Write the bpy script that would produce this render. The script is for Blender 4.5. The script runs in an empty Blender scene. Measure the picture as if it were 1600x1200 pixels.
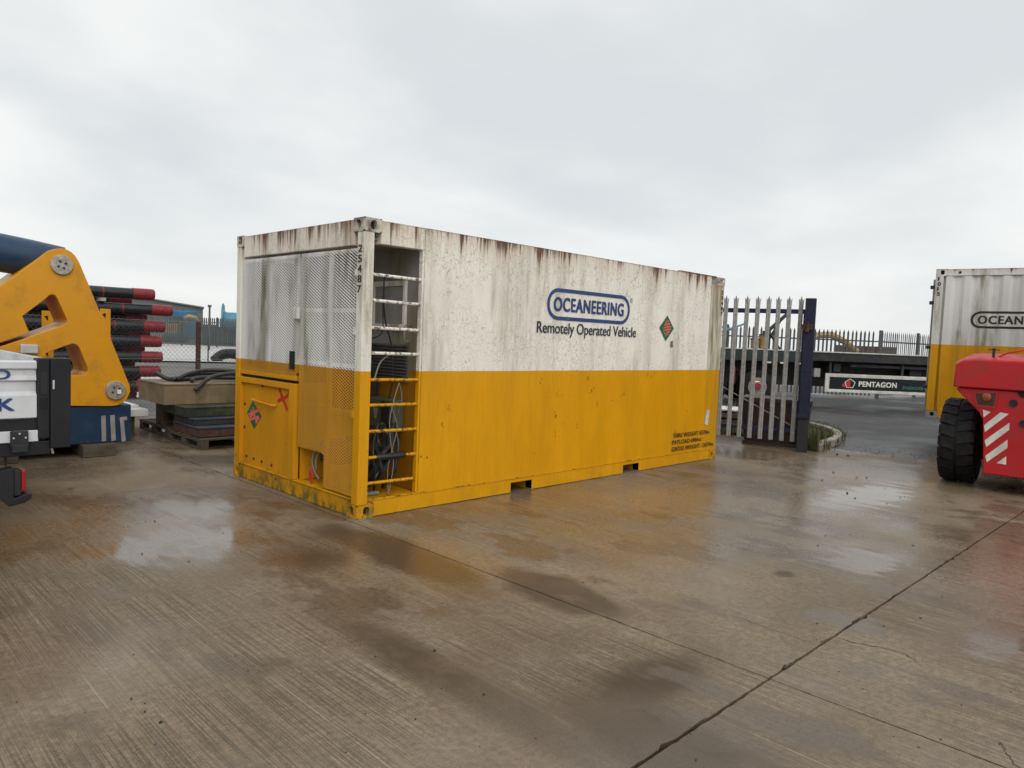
import bpy, bmesh, math, random
from mathutils import Vector, Matrix
random.seed(7)
sc = bpy.context.scene
COL = sc.collection

# ------------------------------------------------------------------ camera, sky, sun, exposure
CAM = Vector((-3.48716, -5.31141, 1.62196))
RX = Vector((0.70761739, -0.70545891, 0.04006699))
UP = Vector((0.01610755, 0.0727944, 0.99721689))
FW = Vector((0.70641219, 0.70500263, -0.0628738))
FPX = 1139.45
cam = bpy.data.cameras.new('camera')
cam.sensor_width = 36.0
cam.lens = FPX / 1600.0 * 36.0
cam.clip_start = 0.05
cam.clip_end = 3000
camo = bpy.data.objects.new('camera', cam)
COL.objects.link(camo)
m = Matrix((RX, UP, -FW)).transposed().to_4x4()
m.translation = CAM
camo.matrix_world = m
sc.camera = camo

SUN_EL, SUN_AZ = math.radians(42), math.radians(208)     # azimuth clockwise from +Y: behind the camera
world = bpy.data.worlds.new('World')
sc.world = world
world.use_nodes = True
wn = world.node_tree
wn.nodes.clear()


class G:
    """small node-graph helper"""
    def __init__(s, tree): s.t = tree
    def n(s, typ, **kw):
        nd = s.t.nodes.new(typ)
        for k, v in kw.items(): setattr(nd, k, v)
        return nd
    def put(s, sock, v):
        if isinstance(v, bpy.types.NodeSocket): s.t.links.new(v, sock)
        elif v is not None: sock.default_value = v
    def math(s, op, a, b=None, c=None, clamp=False):
        nd = s.n('ShaderNodeMath', operation=op, use_clamp=clamp)
        s.put(nd.inputs[0], a)
        if b is not None: s.put(nd.inputs[1], b)
        if c is not None: s.put(nd.inputs[2], c)
        return nd.outputs[0]
    def mix(s, f, a, b):
        nd = s.n('ShaderNodeMix', data_type='RGBA')
        s.put(nd.inputs[0], f)
        s.put(nd.inputs[6], a if isinstance(a, bpy.types.NodeSocket) else (*a[:3], 1))
        s.put(nd.inputs[7], b if isinstance(b, bpy.types.NodeSocket) else (*b[:3], 1))
        return nd.outputs[2]
    def mixf(s, f, a, b):
        nd = s.n('ShaderNodeMix', data_type='FLOAT')
        s.put(nd.inputs[0], f); s.put(nd.inputs[2], a); s.put(nd.inputs[3], b)
        return nd.outputs[0]
    def ramp(s, v, lo, hi, smooth=True, a=0.0, b=1.0):
        nd = s.n('ShaderNodeMapRange')
        nd.interpolation_type = 'SMOOTHSTEP' if smooth else 'LINEAR'
        s.put(nd.inputs[0], v); s.put(nd.inputs[1], lo); s.put(nd.inputs[2], hi)
        s.put(nd.inputs[3], a); s.put(nd.inputs[4], b)
        return nd.outputs[0]
    def noise(s, vec, scale=5.0, detail=4.0, rough=0.5, dist=0.0):
        nd = s.n('ShaderNodeTexNoise')
        s.put(nd.inputs['Vector'], vec)
        nd.inputs['Scale'].default_value = scale
        nd.inputs['Detail'].default_value = detail
        nd.inputs['Roughness'].default_value = rough
        nd.inputs['Distortion'].default_value = dist
        return nd.outputs[0]
    def scale(s, vec, sx, sy, sz):
        nd = s.n('ShaderNodeVectorMath', operation='MULTIPLY')
        s.put(nd.inputs[0], vec); nd.inputs[1].default_value = (sx, sy, sz)
        return nd.outputs[0]
    def add(s, vec, off):
        nd = s.n('ShaderNodeVectorMath', operation='ADD')
        s.put(nd.inputs[0], vec); nd.inputs[1].default_value = off
        return nd.outputs[0]
    def xyz(s, vec):
        nd = s.n('ShaderNodeSeparateXYZ'); s.put(nd.inputs[0], vec)
        return nd.outputs
    def voro(s, vec, scale, feature='DISTANCE_TO_EDGE'):
        nd = s.n('ShaderNodeTexVoronoi', feature=feature)
        s.put(nd.inputs['Vector'], vec); nd.inputs['Scale'].default_value = scale
        return nd.outputs[0]
    def bump(s, h, strength=0.3, dist=0.01, normal=None):
        nd = s.n('ShaderNodeBump')
        s.put(nd.inputs['Strength'], strength)
        nd.inputs['Distance'].default_value = dist
        s.put(nd.inputs['Height'], h)
        if normal is not None: s.put(nd.inputs['Normal'], normal)
        return nd.outputs[0]


# overcast sky: a clear-sky base almost wholly covered by one even cloud deck
g = G(wn)
tc = g.n('ShaderNodeTexCoord')
sky = g.n('ShaderNodeTexSky', sky_type='NISHITA')
sky.sun_disc = False
sky.sun_elevation = SUN_EL
sky.sun_rotation = SUN_AZ
sky_c = g.n('ShaderNodeVectorMath', operation='SCALE')
g.put(sky_c.inputs[0], sky.outputs[0]); sky_c.inputs['Scale'].default_value = 0.1
d = g.xyz(tc.outputs['Generated'])
zz = g.math('ADD', g.math('MAXIMUM', d[2], 0.0), 0.22)
comb = g.n('ShaderNodeCombineXYZ')
g.put(comb.inputs[0], g.math('DIVIDE', d[0], zz)); g.put(comb.inputs[1], g.math('DIVIDE', d[1], zz))
n1 = g.noise(g.add(comb.outputs[0], (3.1, 1.7, 0.4)), 0.62, 3, 0.5, 0.5)
n2 = g.noise(g.add(comb.outputs[0], (7.3, 4.2, 2.0)), 1.9, 4, 0.55, 0.0)
cl = g.math('ADD', g.math('MULTIPLY', n1, 0.72), g.math('MULTIPLY', n2, 0.28))
cl = g.ramp(cl, 0.34, 0.62)
ccol = g.mix(cl, (0.75, 0.785, 0.805), (1.0, 1.01, 0.995))
hor = g.ramp(d[2], 0.0, 0.22, True, 1.0, 0.0)
ccol = g.mix(g.math('MULTIPLY', hor, 0.6), ccol, (0.95, 0.965, 0.95))
fin = g.mix(0.94, sky_c.outputs[0], ccol)
bg = g.n('ShaderNodeBackground')
g.put(bg.inputs[0], fin); bg.inputs[1].default_value = 0.97
wo = g.n('ShaderNodeOutputWorld')
wn.links.new(bg.outputs[0], wo.inputs[0])

sun = bpy.data.lights.new('sun', 'SUN')
sun.energy = 1.5
sun.angle = math.radians(50)
sun.color = (1.0, 0.97, 0.93)
suno = bpy.data.objects.new('sun', sun)
COL.objects.link(suno)
sd = Vector((math.sin(SUN_AZ) * math.cos(SUN_EL), math.cos(SUN_AZ) * math.cos(SUN_EL), math.sin(SUN_EL)))
suno.rotation_euler = sd.to_track_quat('Z', 'Y').to_euler()

sc.view_settings.view_transform = 'Standard'
sc.view_settings.look = 'None'
sc.view_settings.exposure = 0.0
sc.view_settings.gamma = 1.0
sc.view_settings.use_curve_mapping = False
sc.render.engine = 'CYCLES'
sc.cycles.use_denoising = True
sc.cycles.use_adaptive_sampling = True
sc.cycles.adaptive_threshold = 0.02
sc.cycles.adaptive_min_samples = 16
sc.cycles.max_bounces = 5
sc.cycles.diffuse_bounces = 3
sc.cycles.glossy_bounces = 3
sc.cycles.transmission_bounces = 2

# ------------------------------------------------------------------ measuring: photograph pixel -> point on a real plane
def ray(x, y): return RX * ((x - 800) / FPX) + UP * (-(y - 600) / FPX) + FW
def onz(x, y, z=0.0):
    r = ray(x, y); return CAM + r * ((z - CAM.z) / r.z)
def ony(x, y, Y):
    r = ray(x, y); return CAM + r * ((Y - CAM.y) / r.y)
def onx(x, y, X):
    r = ray(x, y); return CAM + r * ((X - CAM.x) / r.x)

# ------------------------------------------------------------------ mesh helpers
class MB:
    def __init__(s): s.v = []; s.f = []
    def poly(s, pts):
        i = len(s.v); s.v += [tuple(p) for p in pts]; s.f.append(tuple(range(i, i + len(pts)))); return s
    def box(s, x0, x1, y0, y1, z0, z1):
        i = len(s.v)
        s.v += [(x, y, z) for z in (z0, z1) for y in (y0, y1) for x in (x0, x1)]
        for q in ((0, 2, 3, 1), (4, 5, 7, 6), (0, 1, 5, 4), (2, 6, 7, 3), (0, 4, 6, 2), (1, 3, 7, 5)):
            s.f.append(tuple(i + k for k in q))
        return s
    def loft(s, rings, cap=True, closed=True):
        n = len(rings[0]); i = len(s.v)
        for r in rings: s.v += [tuple(p) for p in r]
        for a in range(len(rings) - 1):
            for k in range(n if closed else n - 1):
                k2 = (k + 1) % n
                s.f.append((i + a * n + k, i + a * n + k2, i + (a + 1) * n + k2, i + (a + 1) * n + k))
        if cap:
            s.f.append(tuple(i + k for k in reversed(range(n))))
            s.f.append(tuple(i + (len(rings) - 1) * n + k for k in range(n)))
        return s
    def prism(s, pts, vec):
        vec = Vector(vec)
        return s.loft([pts, [Vector(p) + vec for p in pts]])
    def tube(s, path, r, n=8, cap=True):
        path = [Vector(p) for p in path]; rings = []
        rr = r if isinstance(r, (list, tuple)) else [r] * len(path)
        up = None
        for i, p in enumerate(path):
            t = (path[min(i + 1, len(path) - 1)] - path[max(i - 1, 0)]).normalized()
            if up is None: up = Vector((0, 0, 1)) if abs(t.z) < 0.9 else Vector((1, 0, 0))
            a = t.cross(up).normalized(); up = a.cross(t).normalized()
            rings.append([p + (a * math.cos(q) + up * math.sin(q)) * rr[i] for q in [2 * math.pi * k / n for k in range(n)]])
        return s.loft(rings, cap)
    def lathe(s, c, ax, prof, n=24, cap=True):
        """prof: list of (distance along axis, radius)"""
        c = Vector(c); ax = Vector(ax).normalized()
        a = ax.cross(Vector((0, 0, 1)) if abs(ax.z) < 0.9 else Vector((1, 0, 0))).normalized(); b = ax.cross(a)
        return s.loft([[c + ax * t + (a * math.cos(q) + b * math.sin(q)) * r for q in [2 * math.pi * k / n for k in range(n)]] for t, r in prof], cap)
    def build(s, name, mat, parent=None, bevel=0.0, smooth=False, solid=0.0, fix=True, seg=2):
        me = bpy.data.meshes.new(name)
        me.from_pydata(s.v, [], s.f); me.update()
        if fix:
            bm = bmesh.new(); bm.from_mesh(me)
            bmesh.ops.recalc_face_normals(bm, faces=bm.faces); bm.to_mesh(me); bm.free()
        return link(name, me, mat, parent, bevel, smooth, solid, seg)


def link(name, me, mat, parent=None, bevel=0.0, smooth=False, solid=0.0, seg=2):
    me.materials.clear(); me.materials.append(mat)
    if smooth:
        for p in me.polygons: p.use_smooth = True
        me.set_sharp_from_angle(angle=math.radians(38))
    o = bpy.data.objects.new(name, me); COL.objects.link(o)
    if parent is not None: o.parent = parent
    if solid:
        md = o.modifiers.new('solid', 'SOLIDIFY'); md.thickness = solid; md.offset = 0
    if bevel:
        md = o.modifiers.new('bevel', 'BEVEL'); md.width = bevel; md.segments = seg; md.limit_method = 'ANGLE'
    return o


def box(name, mat, parent, x0, x1, y0, y1, z0, z1, bevel=0.0, **k):
    return MB().box(x0, x1, y0, y1, z0, z1).build(name, mat, parent, bevel, **k)


def tag(o, label, cat, group=None, kind=None):
    if label: o['label'] = label
    if cat: o['category'] = cat
    if group: o['group'] = group
    if kind: o['kind'] = kind
    return o
def thing(name, label, cat, loc=(0, 0, 0), rz=0.0, group=None):
    o = bpy.data.objects.new(name, None); o.empty_display_size = 0.1
    COL.objects.link(o); o.location = loc; o.rotation_euler = (0, 0, rz)
    return tag(o, label, cat, group)
def struct(o): o['kind'] = 'structure'; return o
def stuff(o): o['kind'] = 'stuff'; return o


def text2d(body, offset=0.0, spacing=1.0):
    """flat glyph outlines as (verts2d, faces), normalised to a 1 x 1 box"""
    cu = bpy.data.curves.new('t', 'FONT'); cu.body = body; cu.offset = offset
    cu.resolution_u = 4; cu.space_character = spacing; cu.space_word = 0.5 if 'A' in body[:2] else 0.75 if body.isupper() else 1.0
    ob = bpy.data.objects.new('t', cu); COL.objects.link(ob)
    bpy.context.view_layer.update()
    dg = bpy.context.evaluated_depsgraph_get()
    me = bpy.data.meshes.new_from_object(ob.evaluated_get(dg))
    v = [(p.co.x, p.co.y) for p in me.vertices]; f = [tuple(p.vertices) for p in me.polygons]
    bpy.data.objects.remove(ob); bpy.data.curves.remove(cu); bpy.data.meshes.remove(me)
    x0 = min(p[0] for p in v); x1 = max(p[0] for p in v); y0 = min(p[1] for p in v); y1 = max(p[1] for p in v)
    return [((a - x0) / (x1 - x0), (b - y0) / (y1 - y0)) for a, b in v], f


def lettering(body, mat, parent, fn, bold=0.0, spacing=1.0, name='lettering'):
    """painted letters; bold thickens every stroke by stacking slightly shifted coats"""
    v, f = text2d(body, 0.0, spacing)
    o0, eu, ev = Vector(fn(0, 0)), Vector(fn(1, 0)), Vector(fn(0, 1))
    nrm = (eu - o0).cross(ev - o0).normalized(); k = bold / (eu - o0).length * (ev - o0).length; kv = bold * .6
    b = MB()
    for i, (du, dv) in enumerate(((0, 0), (-k, 0), (k, 0), (0, -kv), (0, kv), (-k, -kv), (k, kv), (-k, kv), (k, -kv)) if bold else ((0, 0),)):
        n0 = len(b.v)
        b.v += [tuple(Vector(fn(k + p[0] * (1 - 2 * k) + du, kv + p[1] * (1 - 2 * kv) + dv) if bold else fn(*p)) + nrm * (i * .00025)) for p in v]
        b.f += [tuple(n0 + q for q in ff) for ff in f]
    return b.build(name, mat, parent, fix=False)


def stadium(x0, x1, z0, z1, n=10):
    r = (z1 - z0) / 2; zc = (z0 + z1) / 2; pts = []
    for k in range(n + 1):
        a = -math.pi / 2 + math.pi * k / n; pts.append((x1 - r + r * math.cos(a), zc + r * math.sin(a)))
    for k in range(n + 1):
        a = math.pi / 2 + math.pi * k / n; pts.append((x0 + r + r * math.cos(a), zc + r * math.sin(a)))
    return pts


def ringmesh(outer, inner, fn):
    b = MB(); n = len(outer)
    b.v = [tuple(fn(*p)) for p in outer] + [tuple(fn(*p)) for p in inner]
    b.f = [(k, (k + 1) % n, n + (k + 1) % n, n + k) for k in range(n)]
    return b


# ------------------------------------------------------------------ materials
def newmat(name):
    mt = bpy.data.materials.new(name); mt.use_nodes = True
    nt = mt.node_tree; p = nt.nodes['Principled BSDF']; gg = G(nt)
    co = gg.n('ShaderNodeTexCoord').outputs['Object']
    return mt, gg, p, co


def M(name, col, rough=0.5, metal=0.0, var=0.18, scale=5.0, bump=0.15, bscale=60.0, dirt=None, damt=0.5, dscale=2.5, stretch=None, spec=0.5):
    mt, gg, p, co = newmat(name)
    v = co if stretch is None else gg.scale(co, *stretch)
    n = gg.noise(v, scale, 5, 0.6)
    lo = tuple(c * (1 - var) for c in col); hi = tuple(min(1, c * (1 + var)) for c in col)
    c = gg.mix(gg.ramp(n, 0.3, 0.7), lo, hi)
    rg = gg.ramp(gg.noise(co, scale * 2.3, 4), 0.3, 0.7, True, max(0.02, rough * 0.8), min(1, rough * 1.2))
    if dirt is not None:
        dm = gg.ramp(gg.noise(v, dscale, 8, 0.68), 0.52 - 0.1 * damt, 0.66)
        dm = gg.math('MULTIPLY', dm, damt)
        c = gg.mix(dm, c, dirt); rg = gg.mixf(dm, rg, 0.8)
    gg.put(p.inputs['Base Color'], c); gg.put(p.inputs['Roughness'], rg)
    p.inputs['Metallic'].default_value = metal
    p.inputs['Specular IOR Level'].default_value = spec
    if bump: gg.put(p.inputs['Normal'], gg.bump(gg.noise(co, bscale, 3), bump, 0.004))
    return mt


WHITE = (0.81, 0.785, 0.70); YEL = (0.66, 0.302, 0.001)
RUST = (0.13, 0.042, 0.018); ALGAE = (0.15, 0.125, 0.026)


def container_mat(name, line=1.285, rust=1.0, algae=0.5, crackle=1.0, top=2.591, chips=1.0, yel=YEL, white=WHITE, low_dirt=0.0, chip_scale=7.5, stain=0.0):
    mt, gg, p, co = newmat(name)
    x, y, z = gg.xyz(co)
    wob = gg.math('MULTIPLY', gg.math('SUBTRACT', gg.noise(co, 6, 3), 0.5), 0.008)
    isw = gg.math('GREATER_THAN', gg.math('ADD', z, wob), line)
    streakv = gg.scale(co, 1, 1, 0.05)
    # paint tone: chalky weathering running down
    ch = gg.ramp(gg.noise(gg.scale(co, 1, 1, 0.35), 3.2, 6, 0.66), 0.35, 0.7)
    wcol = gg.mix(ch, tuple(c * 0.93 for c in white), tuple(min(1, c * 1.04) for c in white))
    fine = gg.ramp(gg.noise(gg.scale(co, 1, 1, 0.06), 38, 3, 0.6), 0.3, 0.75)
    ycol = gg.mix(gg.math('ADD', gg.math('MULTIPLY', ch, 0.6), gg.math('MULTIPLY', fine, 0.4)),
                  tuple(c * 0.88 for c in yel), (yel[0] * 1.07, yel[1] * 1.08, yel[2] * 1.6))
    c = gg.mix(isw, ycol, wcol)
    # algae: green-grey vertical patches
    a1 = gg.ramp(gg.noise(gg.scale(gg.add(co, (4.2, 9.1, 0)), 1, 1, 0.22), 2.6, 6, 0.66), 0.43, 0.66)
    a2 = gg.ramp(gg.noise(gg.scale(co, 1, 1, 0.1), 16, 4, 0.6), 0.35, 0.7)
    am = gg.math('MULTIPLY', gg.math('MULTIPLY', a1, gg.math('ADD', gg.math('MULTIPLY', a2, 0.7), 0.3)), algae)
    am = gg.math('MULTIPLY', am, gg.mixf(isw, 0.30, 1.0))
    if low_dirt:
        lo = gg.ramp(gg.math('ADD', z, gg.math('MULTIPLY', gg.noise(co, 7, 5), 0.25)), 0.10, 0.42, True, low_dirt, 0.0)
        am = gg.math('MAXIMUM', am, gg.math('MULTIPLY', lo, gg.ramp(gg.noise(gg.scale(co, 1, 1, 0.6), 7, 6, 0.72), 0.40, 0.66)))
    if stain: am = gg.math('MAXIMUM', am, gg.math('MULTIPLY', gg.math('ADD', gg.math('MULTIPLY', a2, 0.6), 0.4), gg.mixf(isw, stain * .35, stain)))
    c = gg.mix(am, c, ALGAE)
    rg = gg.mixf(isw, 0.42, 0.55)
    # crackled paint on the white
    if crackle:
        wv = gg.n('ShaderNodeVectorMath', operation='ADD')
        nz = gg.n('ShaderNodeTexNoise'); gg.put(nz.inputs['Vector'], co); nz.inputs['Scale'].default_value = 9
        sv = gg.n('ShaderNodeVectorMath', operation='SCALE'); gg.put(sv.inputs[0], nz.outputs[1]); sv.inputs['Scale'].default_value = 0.16
        gg.put(wv.inputs[0], gg.scale(co, 1, 1, 0.7)); gg.put(wv.inputs[1], sv.outputs[0])
        e = gg.voro(wv.outputs[0], 19)
        cm = gg.ramp(e, 0.0, 0.05, True, 1, 0)
        cm = gg.math('MULTIPLY', cm, gg.ramp(gg.noise(co, 2.3, 4, 0.6), 0.34, 0.58))
        cm = gg.math('MULTIPLY', gg.math('MULTIPLY', cm, isw), 0.62 * crackle)
        c = gg.mix(cm, c, (0.22, 0.20, 0.15))
    # rust streaks hanging from the top edge
    if rust:
        s1 = gg.noise(gg.scale(co, 1, 1, 0.0), 5.2, 6, 0.72)
        s2 = gg.noise(streakv, 30, 4, 0.6)
        drop = gg.math('SUBTRACT', top, z)
        k = gg.math('SUBTRACT', gg.math('MULTIPLY', gg.math('SUBTRACT', gg.math('ADD', gg.math('MULTIPLY', s1, 0.75), gg.math('MULTIPLY', s2, 0.25)), 0.43), 4.8), gg.math('MULTIPLY', drop, 3.0 / rust))
        gat = gg.ramp(gg.noise(gg.scale(gg.add(co, (2.7, 5.3, 0)), 1, 1, 0.0), 1.1, 2, 0.5), 0.36, 0.62, True, 0.30, 0.0)
        k = gg.math('SUBTRACT', k, gat)
        rm = gg.ramp(k, -0.05, 0.42)
        lip = gg.ramp(gg.math('ADD', drop, gg.math('MULTIPLY', s2, 0.035)), 0.016, 0.042, True, 0.85, 0.0)
        rm = gg.math('MAXIMUM', rm, lip)
        tint = gg.ramp(k, -0.75, 0.2)
        c = gg.mix(gg.math('MULTIPLY', tint, 0.30), c, (0.42, 0.22, 0.12))
        rcol = gg.mix(gg.ramp(gg.noise(co, 22, 4, 0.7), 0.35, 0.65), (0.035, 0.017, 0.012), (0.17, 0.062, 0.03))
        c = gg.mix(gg.math('MULTIPLY', rm, 0.92), c, rcol)
        rg = gg.mixf(rm, rg, 0.85)
    # chips down to brown primer
    if chips:
        q = gg.noise(gg.add(co, (1.3, 2.2, 5.1)), chip_scale, 9 if chip_scale < 10 else 4, 0.78)
        cp = gg.ramp(q, 0.655 - 0.012 * chips, 0.668 - 0.012 * chips)
        if chips < 8: cp = gg.math('MULTIPLY', cp, gg.ramp(gg.noise(gg.add(co, (8.3, 1.1, 3.4)), 1.1, 2, 0.5), 0.46, 0.56))
        cp = gg.math('MULTIPLY', cp, gg.mixf(isw, 1.0, 0.35 if chips < 8 else 1.0))
        c = gg.mix(gg.math('MULTIPLY', cp, 0.85), c, (0.075, 0.03, 0.014)); rg = gg.mixf(cp, rg, 0.85)
    p.inputs['Specular IOR Level'].default_value = 0.28
    gg.put(p.inputs['Base Color'], c); gg.put(p.inputs['Roughness'], rg)
    h = gg.math('ADD', gg.math('MULTIPLY', gg.noise(co, 1.6, 2), 1.0), gg.math('MULTIPLY', gg.noise(co, 70, 3), 0.03))
    gg.put(p.inputs['Normal'], gg.bump(h, 0.22, 0.03))
    return mt


M_side = container_mat('weathered_two_tone_paint', rust=1.0, algae=0.50, crackle=1.0, chips=4.0)
M_post = container_mat('stained_two_tone_paint', rust=1.1, algae=1.0, crackle=0.5, chips=2.0, stain=0.12)
M_oliv = container_mat('olive_stained_post_paint', rust=1.3, algae=1.1, crackle=0.5, chips=3.0, stain=0.92)
M_cast = M('rusted_casting', (0.55, 0.51, 0.42), 0.65, var=0.2, scale=6, bump=0.4, dirt=(0.060, 0.026, 0.015), damt=0.95, dscale=8.0)
M_frame = container_mat('rusty_frame_paint', rust=1.3, algae=1.1, crackle=1.0, chips=4.0, stain=0.1)
M_rail = container_mat('grimy_yellow_rail', rust=0.0, algae=1.5, crackle=0, chips=5, low_dirt=1.6, stain=0.45)
M_railside = container_mat('yellow_side_rail', rust=0.0, algae=0.2, crackle=0, chips=3.5, low_dirt=0.3)
M_mesh = container_mat('mesh_paint', rust=0.0, algae=1.1, crackle=0, chips=1.5, white=(0.80, 0.79, 0.78), yel=(0.58, 0.27, 0.015))
M_in = container_mat('shaded_inner_paint', rust=0.0, algae=0.8, crackle=0, chips=1.5, white=(0.27, 0.262, 0.25), yel=(0.33, 0.135, 0.003))  # both coats darkened: shade inside the bay is put into the paint colour
M_door = container_mat('yellow_door_paint', rust=0.0, algae=0.35, crackle=0, chips=2.5, low_dirt=0.9, yel=(0.62, 0.275, 0.006))
M_rung = container_mat('rung_paint', rust=0.0, algae=0.3, crackle=0, chips=9.0, chip_scale=24)
M_black = M('black_rubber', (0.012, 0.012, 0.013), 0.5, bump=0.1)
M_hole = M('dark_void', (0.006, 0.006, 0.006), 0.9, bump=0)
M_ink = M('black_lettering', (0.025, 0.018, 0.014), 0.6, bump=0.05)
M_blueink = M('navy_lettering', (0.012, 0.042, 0.17), 0.45, bump=0.03, dirt=(0.25, 0.25, 0.22), damt=0.25, dscale=30)
M_greyink = M('charcoal_lettering', (0.03, 0.035, 0.055), 0.5, bump=0.03)
M_green = M('green_sticker', (0.006, 0.13, 0.062), 0.45, bump=0.03)
M_spray = M('orange_red_spray', (0.72, 0.13, 0.09), 0.6, bump=0.03)
M_redspray = M('red_spray', (0.52, 0.02, 0.014), 0.6, bump=0.03)
M_rubberred = M('red_tag', (0.50, 0.02, 0.035), 0.5)
M_flap = M('dark_red_flap', (0.20, 0.012, 0.02), 0.6)
M_grey = M('grey_paint', (0.27, 0.265, 0.25), 0.55, dirt=(0.08, 0.07, 0.06), damt=0.5)
M_greydark = M('dark_grey_steel', (0.024, 0.025, 0.027), 0.55, dirt=(0.05, 0.042, 0.034), damt=0.35, spec=0.3)
M_louvre = M('louvre_grey', (0.12, 0.115, 0.105), 0.6)
M_olive = M('olive_enclosure', (0.085, 0.092, 0.058), 0.5)
M_cable = M('grey_cable', (0.20, 0.19, 0.165), 0.55)
M_rustm = M('rusty_steel', (0.062, 0.027, 0.016), 0.85, var=0.5, scale=25, bump=0.5)
M_galv = M('galvanised_steel', (0.28, 0.272, 0.262), 0.55, 0.1, var=0.2, scale=12, bump=0.1, dirt=(0.2, 0.18, 0.15), damt=0.4)
M_galvfar = M('weathered_galvanised', (0.075, 0.085, 0.085), 0.65, 0.1, var=0.2)
M_navy = M('navy_gate_paint', (0.005, 0.008, 0.036), 0.45, bump=0.08, dirt=(0.022, 0.018, 0.018), damt=0.6, dscale=6, spec=0.35)
M_plateyel = M('yellow_machine_paint', (0.62, 0.27, 0.002), 0.4, var=0.05, scale=1.5, bump=0.03, bscale=150, dirt=(0.30, 0.14, 0.01), damt=0.4)
M_machblue = M('blue_machine_paint', (0.003, 0.030, 0.075), 0.35, var=0.1, bump=0.04, dirt=(0.05, 0.05, 0.05), damt=0.35, dscale=5)
M_tubeblue = M('dark_blue_tube_paint', (0.010, 0.038, 0.085), 0.35, var=0.1, bump=0.03)
M_steel = M('worn_steel', (0.40, 0.37, 0.33), 0.4, 0.6, var=0.25, scale=30, bump=0.15)
M_tape = M('grey_tape', (0.26, 0.25, 0.24), 0.55)
M_truckwhite = M('white_truck_paint', (0.58, 0.59, 0.61), 0.3, var=0.04, bump=0.02, dirt=(0.33, 0.31, 0.28), damt=0.4, dscale=4)
M_alu = M('dull_aluminium', (0.55, 0.56, 0.56), 0.45, 0.3, var=0.1, scale=20, dirt=(0.3, 0.29, 0.27), damt=0.4)
M_plastic = M('charcoal_plastic', (0.013, 0.014, 0.017), 0.55, var=0.15, bump=0.25, bscale=220, dirt=(0.03, 0.028, 0.026), damt=0.4, spec=0.3)
M_redlens = M('red_lens', (0.26, 0.006, 0.010), 0.15, bump=0)
M_amber = M('amber_lens', (0.20, 0.06, 0.012), 0.25, bump=0)
M_pipe = M('black_coated_pipe', (0.014, 0.015, 0.018), 0.32, var=0.3, scale=3, bump=0.05)
M_pipered = M('red_thread_protector', (0.20, 0.014, 0.020), 0.4, var=0.25, scale=8)
M_timber = M('weathered_timber', (0.085, 0.064, 0.044), 0.8, var=0.35, scale=4, stretch=(1, 8, 8), bump=0.4, dirt=(0.05, 0.04, 0.03), damt=0.6)
M_dunnage = M('pale_dunnage', (0.42, 0.38, 0.32), 0.8, var=0.25, bump=0.3)
M_tan = M('stained_tan_board', (0.205, 0.145, 0.085), 0.6, var=0.2, scale=2.5, bump=0.2, dirt=(0.075, 0.075, 0.035), damt=0.75, dscale=1.6)
M_dkgreen = M('mouldy_dark_green', (0.022, 0.026, 0.020), 0.65, var=0.3, dirt=(0.06, 0.075, 0.025), damt=0.7)
M_slate = M('slate_blue_paint', (0.024, 0.036, 0.044), 0.5, var=0.25, dirt=(0.10, 0.045, 0.03), damt=0.6, dscale=2)
M_rustbox = M('rust_brown_paint', (0.075, 0.038, 0.027), 0.65, var=0.35, dirt=(0.05, 0.06, 0.07), damt=0.6, dscale=3)
M_hose = M('black_hose', (0.02, 0.02, 0.019), 0.45, var=0.3, bump=0.1)
M_white = M('white_sheet', (0.68, 0.68, 0.67), 0.5, dirt=(0.4, 0.38, 0.34), damt=0.4)
M_red = M('red_forklift_paint', (0.44, 0.005, 0.010), 0.36, var=0.10, scale=2, bump=0.1, bscale=90, dirt=(0.16, 0.035, 0.03), damt=0.45, dscale=4)
M_hazard = M('white_reflective', (0.66, 0.64, 0.58), 0.5, dirt=(0.4, 0.36, 0.3), damt=0.4, dscale=8)
M_tyre = M('tyre_rubber', (0.010, 0.010, 0.011), 0.75, var=0.3, scale=12, bump=0.3, dirt=(0.03, 0.026, 0.023), damt=0.5, dscale=7, spec=0.25)
M_c2 = container_mat('corrugated_two_tone_paint', rust=0.35, algae=0.95, crackle=0, chips=1.2, white=(0.68, 0.67, 0.635))
M_trailer = M('black_chassis', (0.012, 0.013, 0.014), 0.5, var=0.3, dirt=(0.06, 0.05, 0.045), damt=0.4)
M_darkgreen = M('dark_green_panel', (0.012, 0.026, 0.024), 0.4)
M_cream = M('cream_guard_paint', (0.56, 0.545, 0.50), 0.45, dirt=(0.35, 0.3, 0.2), damt=0.4, dscale=3)
M_panelblack = M('black_green_sign', (0.006, 0.012, 0.013), 0.5, var=0.1, spec=0.25)
M_teal = M('teal_lettering', (0.05, 0.16, 0.16), 0.5)
M_chrome = M('chrome_hub', (0.7, 0.7, 0.7), 0.18, 1.0, bump=0)
M_brown = M('dark_brown_steel', (0.035, 0.018, 0.015), 0.55, var=0.3, dirt=(0.07, 0.04, 0.03), damt=0.5)
M_kerb = M('kerb_concrete', (0.34, 0.31, 0.27), 0.7, var=0.2, bump=0.3)
M_grass = M('grass', (0.075, 0.085, 0.022), 0.7, var=0.4, scale=3, bump=0)
M_farwall = M('warehouse_cladding', (0.115, 0.14, 0.14), 0.6, var=0.06, scale=0.3, bump=0)
M_farroof = M('warehouse_roof', (0.21, 0.22, 0.22), 0.6, var=0.06, scale=0.3, bump=0)
M_farblue = M('faded_blue_sheet', (0.025, 0.14, 0.27), 0.5, var=0.2, scale=0.6, bump=0)
M_reel = M('teal_reel_paint', (0.05, 0.21, 0.30), 0.45, var=0.2, scale=0.8, bump=0)
M_exc = M('excavator_yellow', (0.30, 0.195, 0.07), 0.5, var=0.3, scale=1.5, bump=0)
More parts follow.
